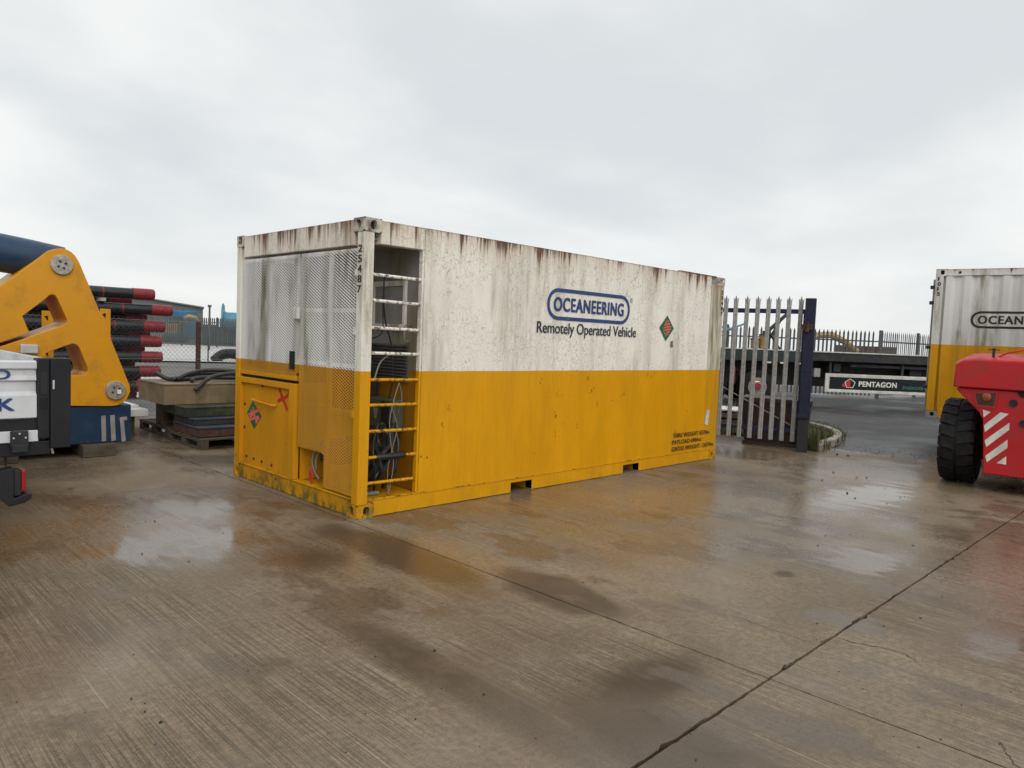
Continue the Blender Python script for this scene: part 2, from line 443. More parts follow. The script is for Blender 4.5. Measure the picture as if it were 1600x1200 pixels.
M_fardark = M('dark_clutter', (0.05, 0.055, 0.06), 0.7, var=0.5, scale=1.0, bump=0)
M_stone = M('wet_stone', (0.028, 0.024, 0.02), 0.4, var=0.5)


def ellipse_mask(gg, x, y, nz, cx, cy, rx, ry, soft=0.35, warp=0.9, rot=0.0):
    dx = gg.math('SUBTRACT', x, cx); dy = gg.math('SUBTRACT', y, cy)
    if rot:
        c, s = math.cos(rot), math.sin(rot)
        dx, dy = (gg.math('ADD', gg.math('MULTIPLY', dx, c), gg.math('MULTIPLY', dy, s)),
                  gg.math('SUBTRACT', gg.math('MULTIPLY', dy, c), gg.math('MULTIPLY', dx, s)))
    dx = gg.math('DIVIDE', dx, rx); dy = gg.math('DIVIDE', dy, ry)
    r = gg.math('SQRT', gg.math('ADD', gg.math('MULTIPLY', dx, dx), gg.math('MULTIPLY', dy, dy)))
    r = gg.math('ADD', r, gg.math('MULTIPLY', gg.math('SUBTRACT', nz, 0.5), warp * 2))
    return gg.ramp(r, 1.0 - soft, 1.0, True, 1.0, 0.0)


def concrete():
    mt, gg, p, co = newmat('wet_brushed_concrete')
    x, y, z = gg.xyz(co)
    big = gg.noise(co, 0.45, 3, 0.6)
    med = gg.noise(co, 2.2, 4, 0.68)
    fine = gg.noise(co, 26, 4, 0.75)
    grit = gg.noise(co, 150, 1, 0.7)
    brush = gg.noise(gg.scale(co, 120, 1.4, 1), 1.0, 1, 0.6)
    brush2 = gg.noise(gg.scale(co, 13, 0.3, 1), 1.0, 3, 0.65)
    # colour
    c = gg.mix(gg.ramp(big, 0.32, 0.68), (0.180, 0.128, 0.077), (0.285, 0.222, 0.150))
    c = gg.mix(gg.math('MULTIPLY', gg.ramp(med, 0.35, 0.7), 0.5), c, (0.335, 0.268, 0.188))
    c = gg.mix(gg.math('MULTIPLY', gg.ramp(gg.noise(gg.add(co, (5, 3, 0)), 0.9, 2, 0.6), 0.52, 0.72), 0.35), c, (0.19, 0.115, 0.085))
    c = gg.mix(gg.math('MULTIPLY', gg.ramp(fine, 0.35, 0.65, True, 1, 0), 0.48), c, (0.062, 0.048, 0.034))
    bm = gg.ramp(gg.noise(gg.add(co, (9, 2, 0)), 0.5, 1), 0.38, 0.6)
    c = gg.mix(gg.math('MULTIPLY', gg.ramp(brush, 0.40, 0.58, True, 1, 0), gg.math('MULTIPLY', gg.math('ADD', bm, 0.25), 0.52)), c, (0.07, 0.052, 0.035))
    c = gg.mix(gg.math('MULTIPLY', gg.ramp(brush2, 0.5, 0.7), 0.13), c, (0.10, 0.078, 0.055))
    c = gg.mix(gg.math('MULTIPLY', gg.ramp(grit, 0.56, 0.70), 0.42), c, (0.34, 0.30, 0.25))
    # pale screed ridges parallel to the brushing
    per = gg.math('ABSOLUTE', gg.math('SUBTRACT', gg.math('FRACT', gg.math('DIVIDE', gg.math('ADD', x, gg.math('ADD', 0.60 + 6.4, gg.math('MULTIPLY', big, 0.05))), 0.64)), 0.5))
    rid = gg.math('MULTIPLY', gg.ramp(per, 0.492, 0.499), gg.ramp(gg.noise(co, 1.3, 3, 0.7), 0.48, 0.6))
    c = gg.mix(gg.math('MULTIPLY', rid, 0.55), c, (0.38, 0.34, 0.28))
    # dark damp stains and tyre marks
    wz = gg.noise(co, 1.5, 3, 0.6)
    st = None
    for e in ((-0.30, -0.95, 0.30, 1.3, 0.5, 0.5), (0.02, -2.3, 0.32, 0.62, 0.4, 0.6), (-1.28, -2.75, 0.22, 1.5, 0.7, 0.45), (-0.95, -3.7, 0.45, 0.7, 0.7, 0.5),
              (-0.62, -3.42, 0.75, 0.28, 0.7, 0.6), (-0.85, -0.75, 0.45, 0.5, 0.9, 0.6), (1.6, -3.08, 0.11, 0.09, 0.8, 0.5), (-3.0, 2.6, 1.6, 1.2, 0.7, 0.6), (0.4, 3.4, 0.9, 0.7, 0.7, 0.6)):
        k = ellipse_mask(gg, x, y, wz, e[0], e[1], e[2], e[3], e[4], e[5])
        st = k if st is None else gg.math('MAXIMUM', st, k)
    damp = gg.ramp(gg.noise(gg.scale(gg.add(co, (2.2, 6.1, 0)), 1.3, 0.7, 1), 1.0, 4, 0.68), 0.52, 0.60)
    st = gg.math('MAXIMUM', st, gg.math('MULTIPLY', damp, 0.6))
    c = gg.mix(gg.math('MULTIPLY', st, 0.84), c, (0.062, 0.041, 0.024))
    # water: film and standing puddles
    film = gg.math('MAXIMUM', gg.ramp(gg.noise(gg.add(co, (1.5, 7.7, 0)), 0.42, 3, 0.6), 0.40, 0.62), gg.math('MULTIPLY', damp, 0.7))
    for e in ((-1.2, 0.7, 1.1, 1.2), (4.2, -2.3, 2.6, 1.2), (2.4, -4.4, 1.6, 0.8), (3.2, -1.3, 3.0, 1.1), (-0.2, -1.2, 0.7, 1.4), (6.8, -1.6, 2.0, 2.0)):
        film = gg.math('MAXIMUM', film, ellipse_mask(gg, x, y, wz, *e, soft=0.8, warp=0.6))
    edge = gg.noise(gg.scale(co, 4.5, 0.9, 1), 1.3, 5, 0.72)
    pud = None
    for e in ((-1.42, 0.15, 0.75, 0.55), (1.42, -4.42, 0.42, 0.20), (-0.95, 1.3, 0.5, 0.7), (2.45, -3.35, 0.5, 0.30), (5.2, -2.4, 1.3, 0.45)):
        k = ellipse_mask(gg, x, y, edge, *e, soft=0.55, warp=1.1)
        pud = k if pud is None else gg.math('MAXIMUM', pud, k)
    c = gg.mix(gg.math('MULTIPLY', film, 0.25), c, (0.115, 0.076, 0.042))
    c = gg.mix(gg.math('MULTIPLY', pud, 0.3), c, (0.10, 0.08, 0.062))
    r0 = gg.ramp(med, 0.3, 0.7, True, 0.45, 0.62)
    r1 = gg.ramp(fine, 0.3, 0.7, True, 0.12, 0.27)
    rg = gg.mixf(film, r0, r1)
    rg = gg.mixf(pud, rg, 0.075)
    gg.put(p.inputs['Specular IOR Level'], gg.mixf(gg.math('MAXIMUM', film, pud), 0.16, 0.5))
    h = gg.math('ADD', gg.math('MULTIPLY', brush, 0.8), gg.math('ADD', gg.math('MULTIPLY', fine, 0.5), gg.math('MULTIPLY', grit, 0.18)))
    stg = gg.math('MULTIPLY', gg.mixf(film, 0.6, 0.3), gg.mixf(pud, 1.0, 0.10))
    gg.put(p.inputs['Base Color'], c); gg.put(p.inputs['Roughness'], rg)
    gg.put(p.inputs['Normal'], gg.bump(h, stg, 0.006))
    return mt


def loose(name, a, b, scale, rough, bump, wet=0.0):
    mt, gg, p, co = newmat(name)
    v = gg.voro(co, scale, 'F1')
    n = gg.noise(co, scale * 0.02 + 0.1, 5, 0.6); f = gg.noise(co, scale * 1.2, 3, 0.7)
    c = gg.mix(gg.math('ADD', gg.math('MULTIPLY', gg.ramp(n, 0.35, 0.65), 0.5), gg.math('MULTIPLY', f, 0.5)), a, b)
    w = gg.ramp(gg.noise(co, 0.35, 4, 0.6), 0.45, 0.6, True, 0, wet)
    gg.put(p.inputs['Base Color'], c); gg.put(p.inputs['Roughness'], gg.mixf(w, rough, 0.14))
    hh = gg.math('ADD', v, gg.math('MULTIPLY', f, 0.4))
    gg.put(p.inputs['Normal'], gg.bump(hh, gg.mixf(w, bump, bump * .25), 0.02))
    return mt


M_conc = concrete()
M_joint = M('joint_filler', (0.008, 0.0065, 0.005), 0.8, bump=0.3)
M_asph = loose('wet_asphalt', (0.017, 0.0165, 0.0165), (0.05, 0.048, 0.046), 70, 0.5, 0.6, 0.6)
M_gravel = loose('grey_gravel', (0.075, 0.072, 0.068), (0.19, 0.185, 0.175), 18, 0.8, 0.8)
M_pale = loose('pale_crushed_stone', (0.42, 0.41, 0.40), (0.56, 0.55, 0.54), 14, 0.7, 0.4)

# ------------------------------------------------------------------ ground
def sheet(name, pts, z, mat):
    return struct(MB().poly([(a, b, z) for a, b in pts]).build(name, mat, None, fix=False))

sheet('ground', [(-900, -900), (900, -900), (900, 900), (-900, 900)], -0.12, M_gravel)
yard = sheet('concrete_yard', [(-16.6, -16.2), (8.9, -16.2), (8.9, 8.12), (-16.6, 8.12)], -0.045, M_joint)
sheet('asphalt_road', [(8.93, -40), (60, -40), (60, 1.2), (21.5, 8.0), (17.5, 12.0), (13, 12), (12.4, 2.0), (11.9, 0.7), (10.4, -0.05), (8.93, -0.38)], -0.012, M_asph)
sheet('pale_hardstanding', [(-30, 26), (9.2, 29.4), (13.5, 27.6), (40, 22), (70, 40), (24, 53.4), (-10, 92), (-60, 92)], -0.05, M_pale)
sheet('wet_track_sheen', [(-4, 13.4), (2.6, 12.4), (6.0, 17.5), (4.3, 20.0), (-4, 16.5)], -0.07, M_pale)  # pale sheet painted in place of the sky reflection on wet ground


def jag(a, b, amp, step, rnd):
    a, b = Vector(a), Vector(b); L = (b - a).length; n = max(2, int(L / step)); nrm = Vector((-(b - a).y, (b - a).x)).normalized()
    out = []; w = 0.0
    for k in range(n):
        w = 0.6 * w + rnd.uniform(-amp, amp)
        if rnd.random() < 0.025: w += amp * 3.5
        out.append(a + (b - a) * (k / n) + nrm * abs(w) * 0.8)
    return out


rnd = random.Random(3)
XJ = [-16.58, -12.08, -8.08, -4.08, -0.08, 4.42, 8.9]
YJ = [-16.2, -9.72, -3.78, 2.15, 8.1]
for i in range(len(XJ) - 1):
    for j in range(len(YJ) - 1):
        x0, x1, y0, y1 = XJ[i] + 0.004, XJ[i + 1] - 0.004, YJ[j] + 0.005, YJ[j + 1] - 0.005
        near = x0 > -9 and y0 > -10
        st_ = 0.035 if near else 0.4; am_ = 0.0032 if near else 0.002
        pts = jag((x0, y0), (x1, y0), am_ * 1.5, st_, rnd) + jag((x1, y0), (x1, y1), am_, st_, rnd) + jag((x1, y1), (x0, y1), am_ * 1.5, st_, rnd) + jag((x0, y1), (x0, y0), am_, st_, rnd)
        dz = rnd.uniform(-0.0015, 0.0015)
        b = MB(); n = len(pts)
        b.v = [(q.x, q.y, dz) for q in pts] + [(q.x, q.y, -0.04) for q in pts]
        b.f = [tuple(range(n))] + [(k, n + k, n + (k + 1) % n, (k + 1) % n) for k in range(n)]
        b.build('slab', M_conc, yard)


def crack(pts, w):
    b = MB(); L = []; R = []
    P = [Vector(p).to_2d() for p in pts]; full = []
    for a, c in zip(P[:-1], P[1:]):
        for k in range(8): full.append(a.lerp(c, k / 8) + Vector((rnd.uniform(-1, 1), rnd.uniform(-1, 1))) * 0.008)
    full.append(P[-1])
    for k, q in enumerate(full):
        t = (full[min(k + 1, len(full) - 1)] - full[max(k - 1, 0)]).normalized(); nn = Vector((-t.y, t.x))
        ww = w * rnd.uniform(0.3, 1.0) * (1 - abs(2 * k / (len(full) - 1) - 1) ** 4)
        L.append(q + nn * ww); R.append(q - nn * ww)
    for k in range(len(full) - 1):
        b.poly([(L[k].x, L[k].y, 0.003), (L[k + 1].x, L[k + 1].y, 0.003), (R[k + 1].x, R[k + 1].y, 0.003), (R[k].x, R[k].y, 0.003)])
    return b.build('crack', M_joint, yard)

crack([onz(1296, 995), onz(1340, 1006), onz(1375, 1012), onz(1412, 1021), onz(1440, 1040)], 0.0035)
crack([onz(1130, 956), onz(1180, 975), onz(1230, 992), onz(1262, 1003)], 0.0018)
crack([onz(1560, 1155), onz(1574, 1180), onz(1600, 1210)], 0.003)

# scattered grit
b = MB(); rs = random.Random(11)
def pebble(px, py, s):
    q = onz(px, py); n = 6; a0 = rs.random() * 6
    s = s * .8
    ring0 = [(q.x + s * rs.uniform(.6, 1.1) * math.cos(a0 + k), q.y + s * rs.uniform(.6, 1.1) * math.sin(a0 + k), -0.002) for k in [2 * math.pi * i / n for i in range(n)]]
    h = s * rs.uniform(.7, 1.2)
    ring1 = [(q.x + (p_[0] - q.x) * 0.55, q.y + (p_[1] - q.y) * 0.55, h) for p_ in ring0]
    b.loft([ring0, ring1])
for px, py, s in [(679, 1018, .012), (586, 1027, .010), (1227, 1042, .018), (1122, 852, .010), (227, 815, .010), (222, 866, .010), (242, 815, .012), (295, 878, .012), (251, 1130, .012), (226, 1113, .010), (226, 1100, .008), (205, 1093, .008), (756, 1086, .010), (1438, 966, .010), (1277, 975, .012),
                  (1290, 838, .014), (1278, 853, .014), (1427, 853, .016), (1328, 836, .012), (1302, 739, .02), (1339, 747, .018), (1354, 747, .018), (1285, 751, .018), (1324, 771, .02), (1336, 779, .016), (843, 876, .01), (930, 911, .01), (911, 911, .01), (945, 936, .008), (1325, 713, .04), (1308, 711, .03)]:
    pebble(px, py, s)
for k in range(190):
    px, py = rs.uniform(0, 1600), 700 + 500 * rs.random() ** 1.5
    pebble(px, py, rs.uniform(.0025, .0075))
for k in range(150):
    px = rs.uniform(1130, 1480); py = rs.uniform(712, 800)
    pebble(px, py, rs.uniform(.003, .009))
for k in range(190):   # edge of the asphalt crumbling
    px = rs.uniform(1290, 1480); q = rs.random()
    pebble(px, 694 + (px - 1290) * 0.13 + rs.gauss(0, 6), rs.uniform(.005, .015))
pe = b.build('scattered_grit', M_stone, None, smooth=False)
tag(pe, 'small dark grit and stones scattered over wet concrete', 'grit', kind='stuff')

# ------------------------------------------------------------------ the main container
L, W, H = 6.058, 2.438, 2.591
C1 = thing('shipping_container', 'weathered white over yellow container with mesh end door and open ladder bay', 'container')


def hole_plate(fn, w, h, hole_w, hole_h, cx, cz, depth, n=6):
    """rectangular face with an oval hole and a recess behind it; fn(u, v, d)"""
    N = 4 * n; outer = []; inner = []
    for k in range(N):
        a = 2 * math.pi * (k + 0.5) / N; ca, sa = math.cos(a), math.sin(a)
        inner.append((cx + hole_w / 2 * math.copysign(abs(ca) ** 0.7, ca), cz + hole_h / 2 * math.copysign(abs(sa) ** 0.7, sa)))
        s_ = 1 / max(abs(ca), abs(sa)); outer.append((w / 2 + w / 2 * ca * s_, h / 2 + h / 2 * sa * s_))
    b = MB()
    b.v = [fn(*p, 0) for p in outer] + [fn(*p, 0) for p in inner] + [fn(*p, depth) for p in inner]
    for k in range(N):
        k2 = (k + 1) % N
        b.f.append((k, k2, N + k2, N + k)); b.f.append((N + k, N + k2, 2 * N + k2, 2 * N + k))
    b.f.append(tuple(2 * N + k for k in range(N)))
    return b


def casting(cx, cy, z0, sx, sy, mat, parent, Lh=0.178, Wh=0.162, Hh=0.118):
    """hollow-looking corner casting: shell with oval apertures on both outer faces"""
    b = MB()
    x0, x1 = (cx, cx + sx * Lh); y0, y1 = (cy, cy + sy * Wh)
    p1 = hole_plate(lambda u, v, d: (cx + sx * u, cy + sy * d, z0 + v), Lh, Hh, 0.062, 0.078, Lh * 0.55, Hh / 2, 0.045)
    p2 = hole_plate(lambda u, v, d: (cx + sx * d, cy + sy * u, z0 + v), Wh, Hh, 0.062, 0.078, Wh * 0.55, Hh / 2, 0.045)
    for p in (p1, p2):
        o = len(b.v); b.v += p.v; b.f += [tuple(o + i for i in f) for f in p.f]
    b.poly([(x0, y0, z0 + Hh), (x1, y0, z0 + Hh), (x1, y1, z0 + Hh), (x0, y1, z0 + Hh)])
    b.poly([(x0, y0, z0), (x1, y0, z0), (x1, y1, z0), (x0, y1, z0)])
    b.poly([(x1, y0, z0), (x1, y1, z0), (x1, y1, z0 + Hh), (x1, y0, z0 + Hh)])
    b.poly([(x0, y1, z0), (x1, y1, z0), (x1, y1, z0 + Hh), (x0, y1, z0 + Hh)])
    bm = bmesh.new(); me = bpy.data.meshes.new('corner_casting'); me.from_pydata(b.v, [], b.f)
    bm.from_mesh(me); bmesh.ops.remove_doubles(bm, verts=bm.verts, dist=0.0005); bmesh.ops.recalc_face_normals(bm, faces=bm.faces); bm.to_mesh(me); bm.free()
    o = link('corner_casting', me, mat, parent, 0.004)
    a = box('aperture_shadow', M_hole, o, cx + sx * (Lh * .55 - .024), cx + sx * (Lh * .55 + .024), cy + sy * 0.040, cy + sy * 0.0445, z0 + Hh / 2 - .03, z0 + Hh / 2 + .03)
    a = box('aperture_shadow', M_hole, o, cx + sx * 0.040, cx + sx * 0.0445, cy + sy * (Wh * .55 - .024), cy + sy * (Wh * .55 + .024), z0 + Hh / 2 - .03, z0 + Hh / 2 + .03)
    return o


PR = 0.004
for cx, sx in ((-PR, 1), (L + PR, -1)):
    for cy, sy in ((-PR, 1), (W + PR, -1)):
        casting(cx, cy, 0.0, sx, sy, M_rail, C1)
        casting(cx, cy, H - 0.118 + 0.004, sx, sy, M_cast, C1)

# posts
box('corner_post', M_post, C1, 0.0, 0.105, 0.0, 0.100, 0.119, H - 0.115, 0.006)
box('corner_post', M_post, C1, 0.0, 0.145, W - 0.10, W, 0.119, H - 0.115, 0.006)
box('corner_post', M_oliv, C1, 5.70, L, 0.0, 0.12, 0.119, H - 0.115, 0.005)
box('corner_post', M_post, C1, L - 0.15, L, W - 0.12, W, 0.119, H - 0.115, 0.005)
# end top beam, end sill
box('end_header', M_frame, C1, 0.003, 0.12, 0.16, W - 0.16, 2.365, H - 0.006, 0.006)
box('end_sill', M_rail, C1, 0.003, 0.12, 0.16, W - 0.16, 0.004, 0.152, 0.006)
box('sill_lip', M_rail, C1, -0.006, 0.10, 0.11, W - 0.11, 0.1525, 0.162, 0.003)
# header above the ladder bay
box('bay_header', M_frame, C1, 0.175, 0.655, 0.003, 0.10, 2.385, H - 0.006, 0.006)
# bottom side rail with two fork pockets
FP = [(1.88, 2.20), (3.84, 4.17)]
b = MB(); xs = [0.172, FP[0][0], FP[0][1], FP[1][0], FP[1][1], L - 0.172]
for k in range(0, 6, 2): b.box(xs[k], xs[k + 1], 0.002, 0.10, 0.006, 0.148)
for a, c in FP: b.box(a - 0.001, c + 0.001, 0.003, 0.10, 0.108, 0.147)
b.build('bottom_rail', M_railside, C1, 0.004)
for a, c in FP:
    q = MB(); q.box(a - 0.012, a, 0.006, W - 0.006, 0.004, 0.118); q.box(c, c + 0.012, 0.006, W - 0.006, 0.004, 0.118); q.box(a, c, 0.104, W - 0.006, 0.1, 0.118)
    q.build('fork_pocket', M_railside, C1)
M_lip = container_mat('rusty_lip', rust=0, algae=.3, crackle=0, chips=8.0, chip_scale=9)
box('rail_lip', M_lip, C1, 0.172, L - 0.172, -0.005, 0.06, 0.149, 0.158, 0.003)
box('bottom_rail', M_railside, C1, 0.172, L - 0.172, W - 0.10, W - 0.002, 0.006, 0.148)
# long side: three flat sheets with seams
for a, c in ((0.656, 2.0155), (2.0165, 3.8615), (3.8625, 5.6985)):
    nx, nz = 18, 12; bb = MB(); vv = []
    rp = random.Random(int(a * 100))
    for k in range(nz + 1):
        for i in range(nx + 1):
            e = 0 if i in (0, nx) or k in (0, nz) else rp.uniform(-0.0014, 0.0014)
            vv.append((a + (c - a) * i / nx, 0.004 + e, 0.159 + (H - 0.006 - 0.159) * k / nz))
    bb.v = vv; bb.f = [(k * (nx + 1) + i, k * (nx + 1) + i + 1, (k + 1) * (nx + 1) + i + 1, (k + 1) * (nx + 1) + i) for k in range(nz) for i in range(nx)]
    o = bb.build('side_panel', M_side, C1, smooth=True, fix=False)
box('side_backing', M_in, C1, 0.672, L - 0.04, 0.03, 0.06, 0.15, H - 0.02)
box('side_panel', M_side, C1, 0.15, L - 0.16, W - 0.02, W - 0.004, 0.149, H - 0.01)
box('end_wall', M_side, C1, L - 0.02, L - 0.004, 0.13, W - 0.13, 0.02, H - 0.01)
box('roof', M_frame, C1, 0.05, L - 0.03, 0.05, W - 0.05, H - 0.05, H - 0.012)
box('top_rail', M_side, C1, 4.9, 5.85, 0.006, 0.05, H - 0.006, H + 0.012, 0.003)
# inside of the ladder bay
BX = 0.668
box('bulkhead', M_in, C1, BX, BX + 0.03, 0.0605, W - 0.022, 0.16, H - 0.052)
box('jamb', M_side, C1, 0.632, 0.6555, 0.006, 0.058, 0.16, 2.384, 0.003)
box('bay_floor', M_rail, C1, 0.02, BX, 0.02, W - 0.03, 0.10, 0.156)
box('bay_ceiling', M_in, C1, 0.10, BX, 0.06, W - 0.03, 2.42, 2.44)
RZ = [2.119, 1.896, 1.66, 1.44, 1.207, 0.984, 0.753, 0.522, 0.294]
for z in RZ:
    MB().tube([(0.085, 0.03, z + 0.004), (0.37, 0.03, z), (0.648, 0.03, z - 0.003)], 0.0145, 8).build('ladder_rung', M_rung, C1, smooth=True)
# fittings on the bulkhead
f = BX - 0.002
fr = MB(); fr.box(f - .03, f, .26, .30, 1.66, 2.12).box(f - .03, f, .77, .81, 1.66, 2.12).box(f - .03, f, .30, .77, 2.07, 2.12).box(f - .03, f, .30, .77, 1.66, 1.71)
o = fr.build('window_frame', M_post, C1, 0.004)
box('blanking_panel', M_grey, o, f - .012, f - .001, .301, .769, 1.711, 2.069)
o = box('vent', M_louvre, C1, f - .015, f, .20, .84, 1.16, 1.52)
for k in range(11):
    z = 1.175 + k * 0.031
    MB().poly([(f - .016, .21, z), (f - .016, .83, z), (f - .04, .83, z + .02), (f - .04, .21, z + .02)]).build('slat', M_louvre, o, solid=0.003, fix=False)
jb = box('junction_box', M_olive, C1, f - .13, f, .25, .72, .70, 1.0, 0.02, seg=3)
MB().prism([(f - .1315, .58, .90), (f - .1315, .50, .90), (f - .1315, .525, .80), (f - .1315, .555, .80)], (-.003, 0, 0)).build('warning_mark', M_grey, jb)
box('cover_plate', M_black, jb, f - .16, f - .131, .28, .42, .74, .98, 0.01)
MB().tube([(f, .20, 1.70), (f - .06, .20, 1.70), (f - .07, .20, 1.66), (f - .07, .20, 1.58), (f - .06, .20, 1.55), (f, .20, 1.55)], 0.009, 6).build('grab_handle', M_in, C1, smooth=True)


def wire(name, pts, r, mat, parent, n=6):
    P = [Vector(p) for p in pts]; out = []
    P2 = [P[0] * 2 - P[1]] + P + [P[-1] * 2 - P[-2]]
    for i in range(1, len(P2) - 2):
        p0, p1, p2, p3 = P2[i - 1:i + 3]
        for k in range(7):
            t = k / 7; out.append(0.5 * ((2 * p1) + (-p0 + p2) * t + (2 * p0 - 5 * p1 + 4 * p2 - p3) * t * t + (-p0 + 3 * p1 - 3 * p2 + p3) * t ** 3))
    out.append(P[-1])
    return MB().tube(out, r, n).build(name, mat, parent, smooth=True)

wire('cable', [(.25, .05, 2.12), (.27, .08, 1.9), (.33, .12, 1.7), (.42, .15, 1.5), (.45, .16, 1.2), (.44, .2, 1.02)], .007, M_black, C1)
wire('cable', [(.25, .05, 2.12), (.28, .1, 1.85), (.27, .1, 1.62), (.17, .2, 1.55)], .006, M_black, C1)
wire('cable', [(.17, .04, 1.22), (.24, .06, 1.36), (.34, .06, 1.43), (.40, .05, 1.44)], .007, M_cable, C1)
wire('cable', [(.42, .02, 1.18), (.37, .02, 1.03), (.33, .02, .84), (.36, .03, .62), (.40, .04, .45), (.37, .05, .2)], .0045, M_cable, C1)
wire('cable', [(.42, .02, 1.18), (.47, .04, 1.05), (.48, .1, .9)], .0045, M_cable, C1)
wire('cable', [(.36, .03, .95), (.42, .03, .78), (.38, .03, .60), (.34, .04, .4), (.36, .05, .17)], .004, M_cable, C1)
wire('hose', [(.55, .30, .78), (.50, .22, .70), (.46, .16, .58), (.42, .10, .52), (.36, .12, .40), (.24, .18, .26), (.16, .3, .19)], .026, M_hose, C1, 8)
wire('hose', [(.58, .38, .75), (.48, .30, .66), (.40, .20, .56), (.34, .16, .44), (.26, .20, .32), (.2, .4, .2)], .026, M_hose, C1, 8)
wire('hose', [(.6, .48, .72), (.45, .42, .62), (.30, .45, .66), (.2, .6, .55)], .03, M_hose, C1, 8)
wire('hose', [(.52, .2, .74), (.52, .14, .6), (.46, .08, .48), (.44, .1, .34), (.40, .2, .2)], .018, M_hose, C1, 8)
wire('hose', [(.2, .50, .62), (.3, .35, .66), (.36, .25, .58), (.34, .3, .4), (.25, .45, .25)], .035, M_hose, C1, 8)
for i_ in range(7):
    rr_ = random.Random(40 + i_); a_ = rr_.uniform(.25, .55)
    wire('hose', [(a_, rr_.uniform(.1, .3), .80), (a_ + rr_.uniform(-.1, .06), rr_.uniform(.08, .25), .64), (a_ + rr_.uniform(-.15, .05), rr_.uniform(.06, .2), .50), (a_ - rr_.uniform(.05, .2), rr_.uniform(.08, .3), .34), (a_ - rr_.uniform(.1, .25), rr_.uniform(.15, .4), .2)], rr_.uniform(.010, .02), M_hose, C1, 7)
MB().tube([(.20, .03, .523), (.22, .03, .522), (.50, .03, .521), (.52, .03, .521)], [.018, .03, .03, .018], 8).build('rung_wrap', M_black, C1, smooth=True)
MB().tube([(.12, .15, .175), (.3, .12, .178)], .02, 8).build('pipe_stub', M_cable, C1, smooth=True)

# mesh end doors
def expanded(regions, x, LWd=0.054, SWd=0.028, w=0.0068, t=0.004):
    b = MB(); hw = LWd / 2; hs = SWd / 2
    def inside(y, z): return any(r[0] <= y <= r[1] and r[2] <= z <= r[3] for r in regions)
    y0 = min(r[0] for r in regions); y1 = max(r[1] for r in regions); z0 = min(r[2] for r in regions); z1 = max(r[3] for r in regions)
    ni = int((y1 - y0) / hw); nj = int((z1 - z0) / hs)
    for i in range(ni):
        for j in range(nj + 1):
            if (i + j) % 2: continue
            ya, za = y0 + i * hw, z0 + j * hs
            for dj in (1, -1):
                yb, zb = ya + hw, za + dj * hs
                if not (inside(ya, za) and inside(yb, zb)): continue
                ln = math.hypot(hw, hs); ny, nz = -dj * hs / ln * w / 2, hw / ln * w / 2
                k = len(b.v)
                # strand twisted out of plane, as in raised expanded metal
                for (yy, zz_) in ((ya, za), (yb, zb)):
                    b.v += [(x - t * .5, yy - ny, zz_ - nz), (x + t * 1.3, yy + ny, zz_ + nz), (x + t * 1.8, yy + ny, zz_ + nz), (x + t * .3, yy - ny, zz_ - nz)]
                for q in range(4): b.f.append((k + q, k + (q + 1) % 4, k + 4 + (q + 1) % 4, k + 4 + q))
    return b

MX = 0.018
dl = box('door_leaf', M_mesh, C1, 0.032, 0.062, 2.29, 2.335, 1.17, 2.345, 0.003)
for args in ((1.70, 1.745, 1.2, 2.31), (1.135, 1.18, 1.2, 2.345)): box('stile', M_mesh, dl, 0.032, 0.062, *args, 0.003)
for args in ((1.135, 2.29, 2.31, 2.345), (1.18, 2.29, 1.17, 1.2)): box('door_rail', M_mesh, dl, 0.034, 0.06, *args, 0.003)
stuff(expanded([(1.14, 2.335, 1.17, 2.345)], MX).build('door_mesh', M_mesh, dl, fix=False))
box('mid_rail', M_door, C1, 0.006, 0.06, 1.13, 2.34, 1.125, 1.168, 0.004)
box('mid_gap', M_hole, C1, 0.03, 0.06, 1.12, 2.335, 1.098, 1.125)
box('latch_slot', M_hole, C1, 0.004, 0.014, 1.165, 1.255, 1.235, 1.41)
# solid lower door with pressed recess
ld = MB()
ld.box(-0.005, 0.05, 2.29, 2.40, 0.163, 1.095).box(-0.005, 0.05, 1.115, 1.235, 0.163, 1.095).box(-0.004, 0.049, 1.235, 2.29, 1.035, 1.094)
ld = ld.build('lower_door', M_door, C1, 0.004)
box('door_panel', M_door, ld, 0.034, 0.048, 1.23, 2.295, 0.163, 1.037)
MB().tube([(0.03, 2.02, 0.868), (-0.012, 2.01, 0.868), (-0.012, 1.57, 0.846), (0.03, 1.555, 0.846)], 0.012, 8).build('handle', M_door, ld, smooth=True)
for y_, z_ in ((2.20, .24), (2.03, .235), (1.85, .23), (1.63, .225), (2.26, .55), (2.26, .80), (1.86, 1.02)):
    MB().lathe((0.034, y_, z_), (-1, 0, 0), [(0, .018), (.006, .016), (.01, .008)], 8).build('bolt', M_rustm, ld)
# right leaf with cut-out in its lower corner
rl = box('door_leaf', M_mesh, C1, 0.032, 0.062, 0.108, 0.145, 0.18, 2.345, 0.003)
for args in ((0.565, 0.605, 0.2, 2.31), (1.07, 1.105, 0.48, 2.345)): box('stile', M_mesh, rl, 0.032, 0.062, *args, 0.003)
for args in ((0.145, 1.07, 2.31, 2.345), (0.145, 1.07, 1.79, 1.825), (0.145, 1.07, 1.30, 1.335), (0.145, 1.07, 0.885, 0.925), (0.60, 1.07, 0.483, 0.515), (0.145, 0.60, 0.18, 0.205)):
    box('door_rail', M_mesh, rl, 0.034, 0.06, *args, 0.003)
stuff(expanded([(0.115, 1.105, 0.49, 2.345), (0.115, 0.61, 0.178, 0.5)], MX).build('door_mesh', M_mesh, rl, fix=False))
box('latch_box', M_mesh, rl, -0.02, 0.016, 1.07, 1.16, 1.72, 1.835, 0.01)
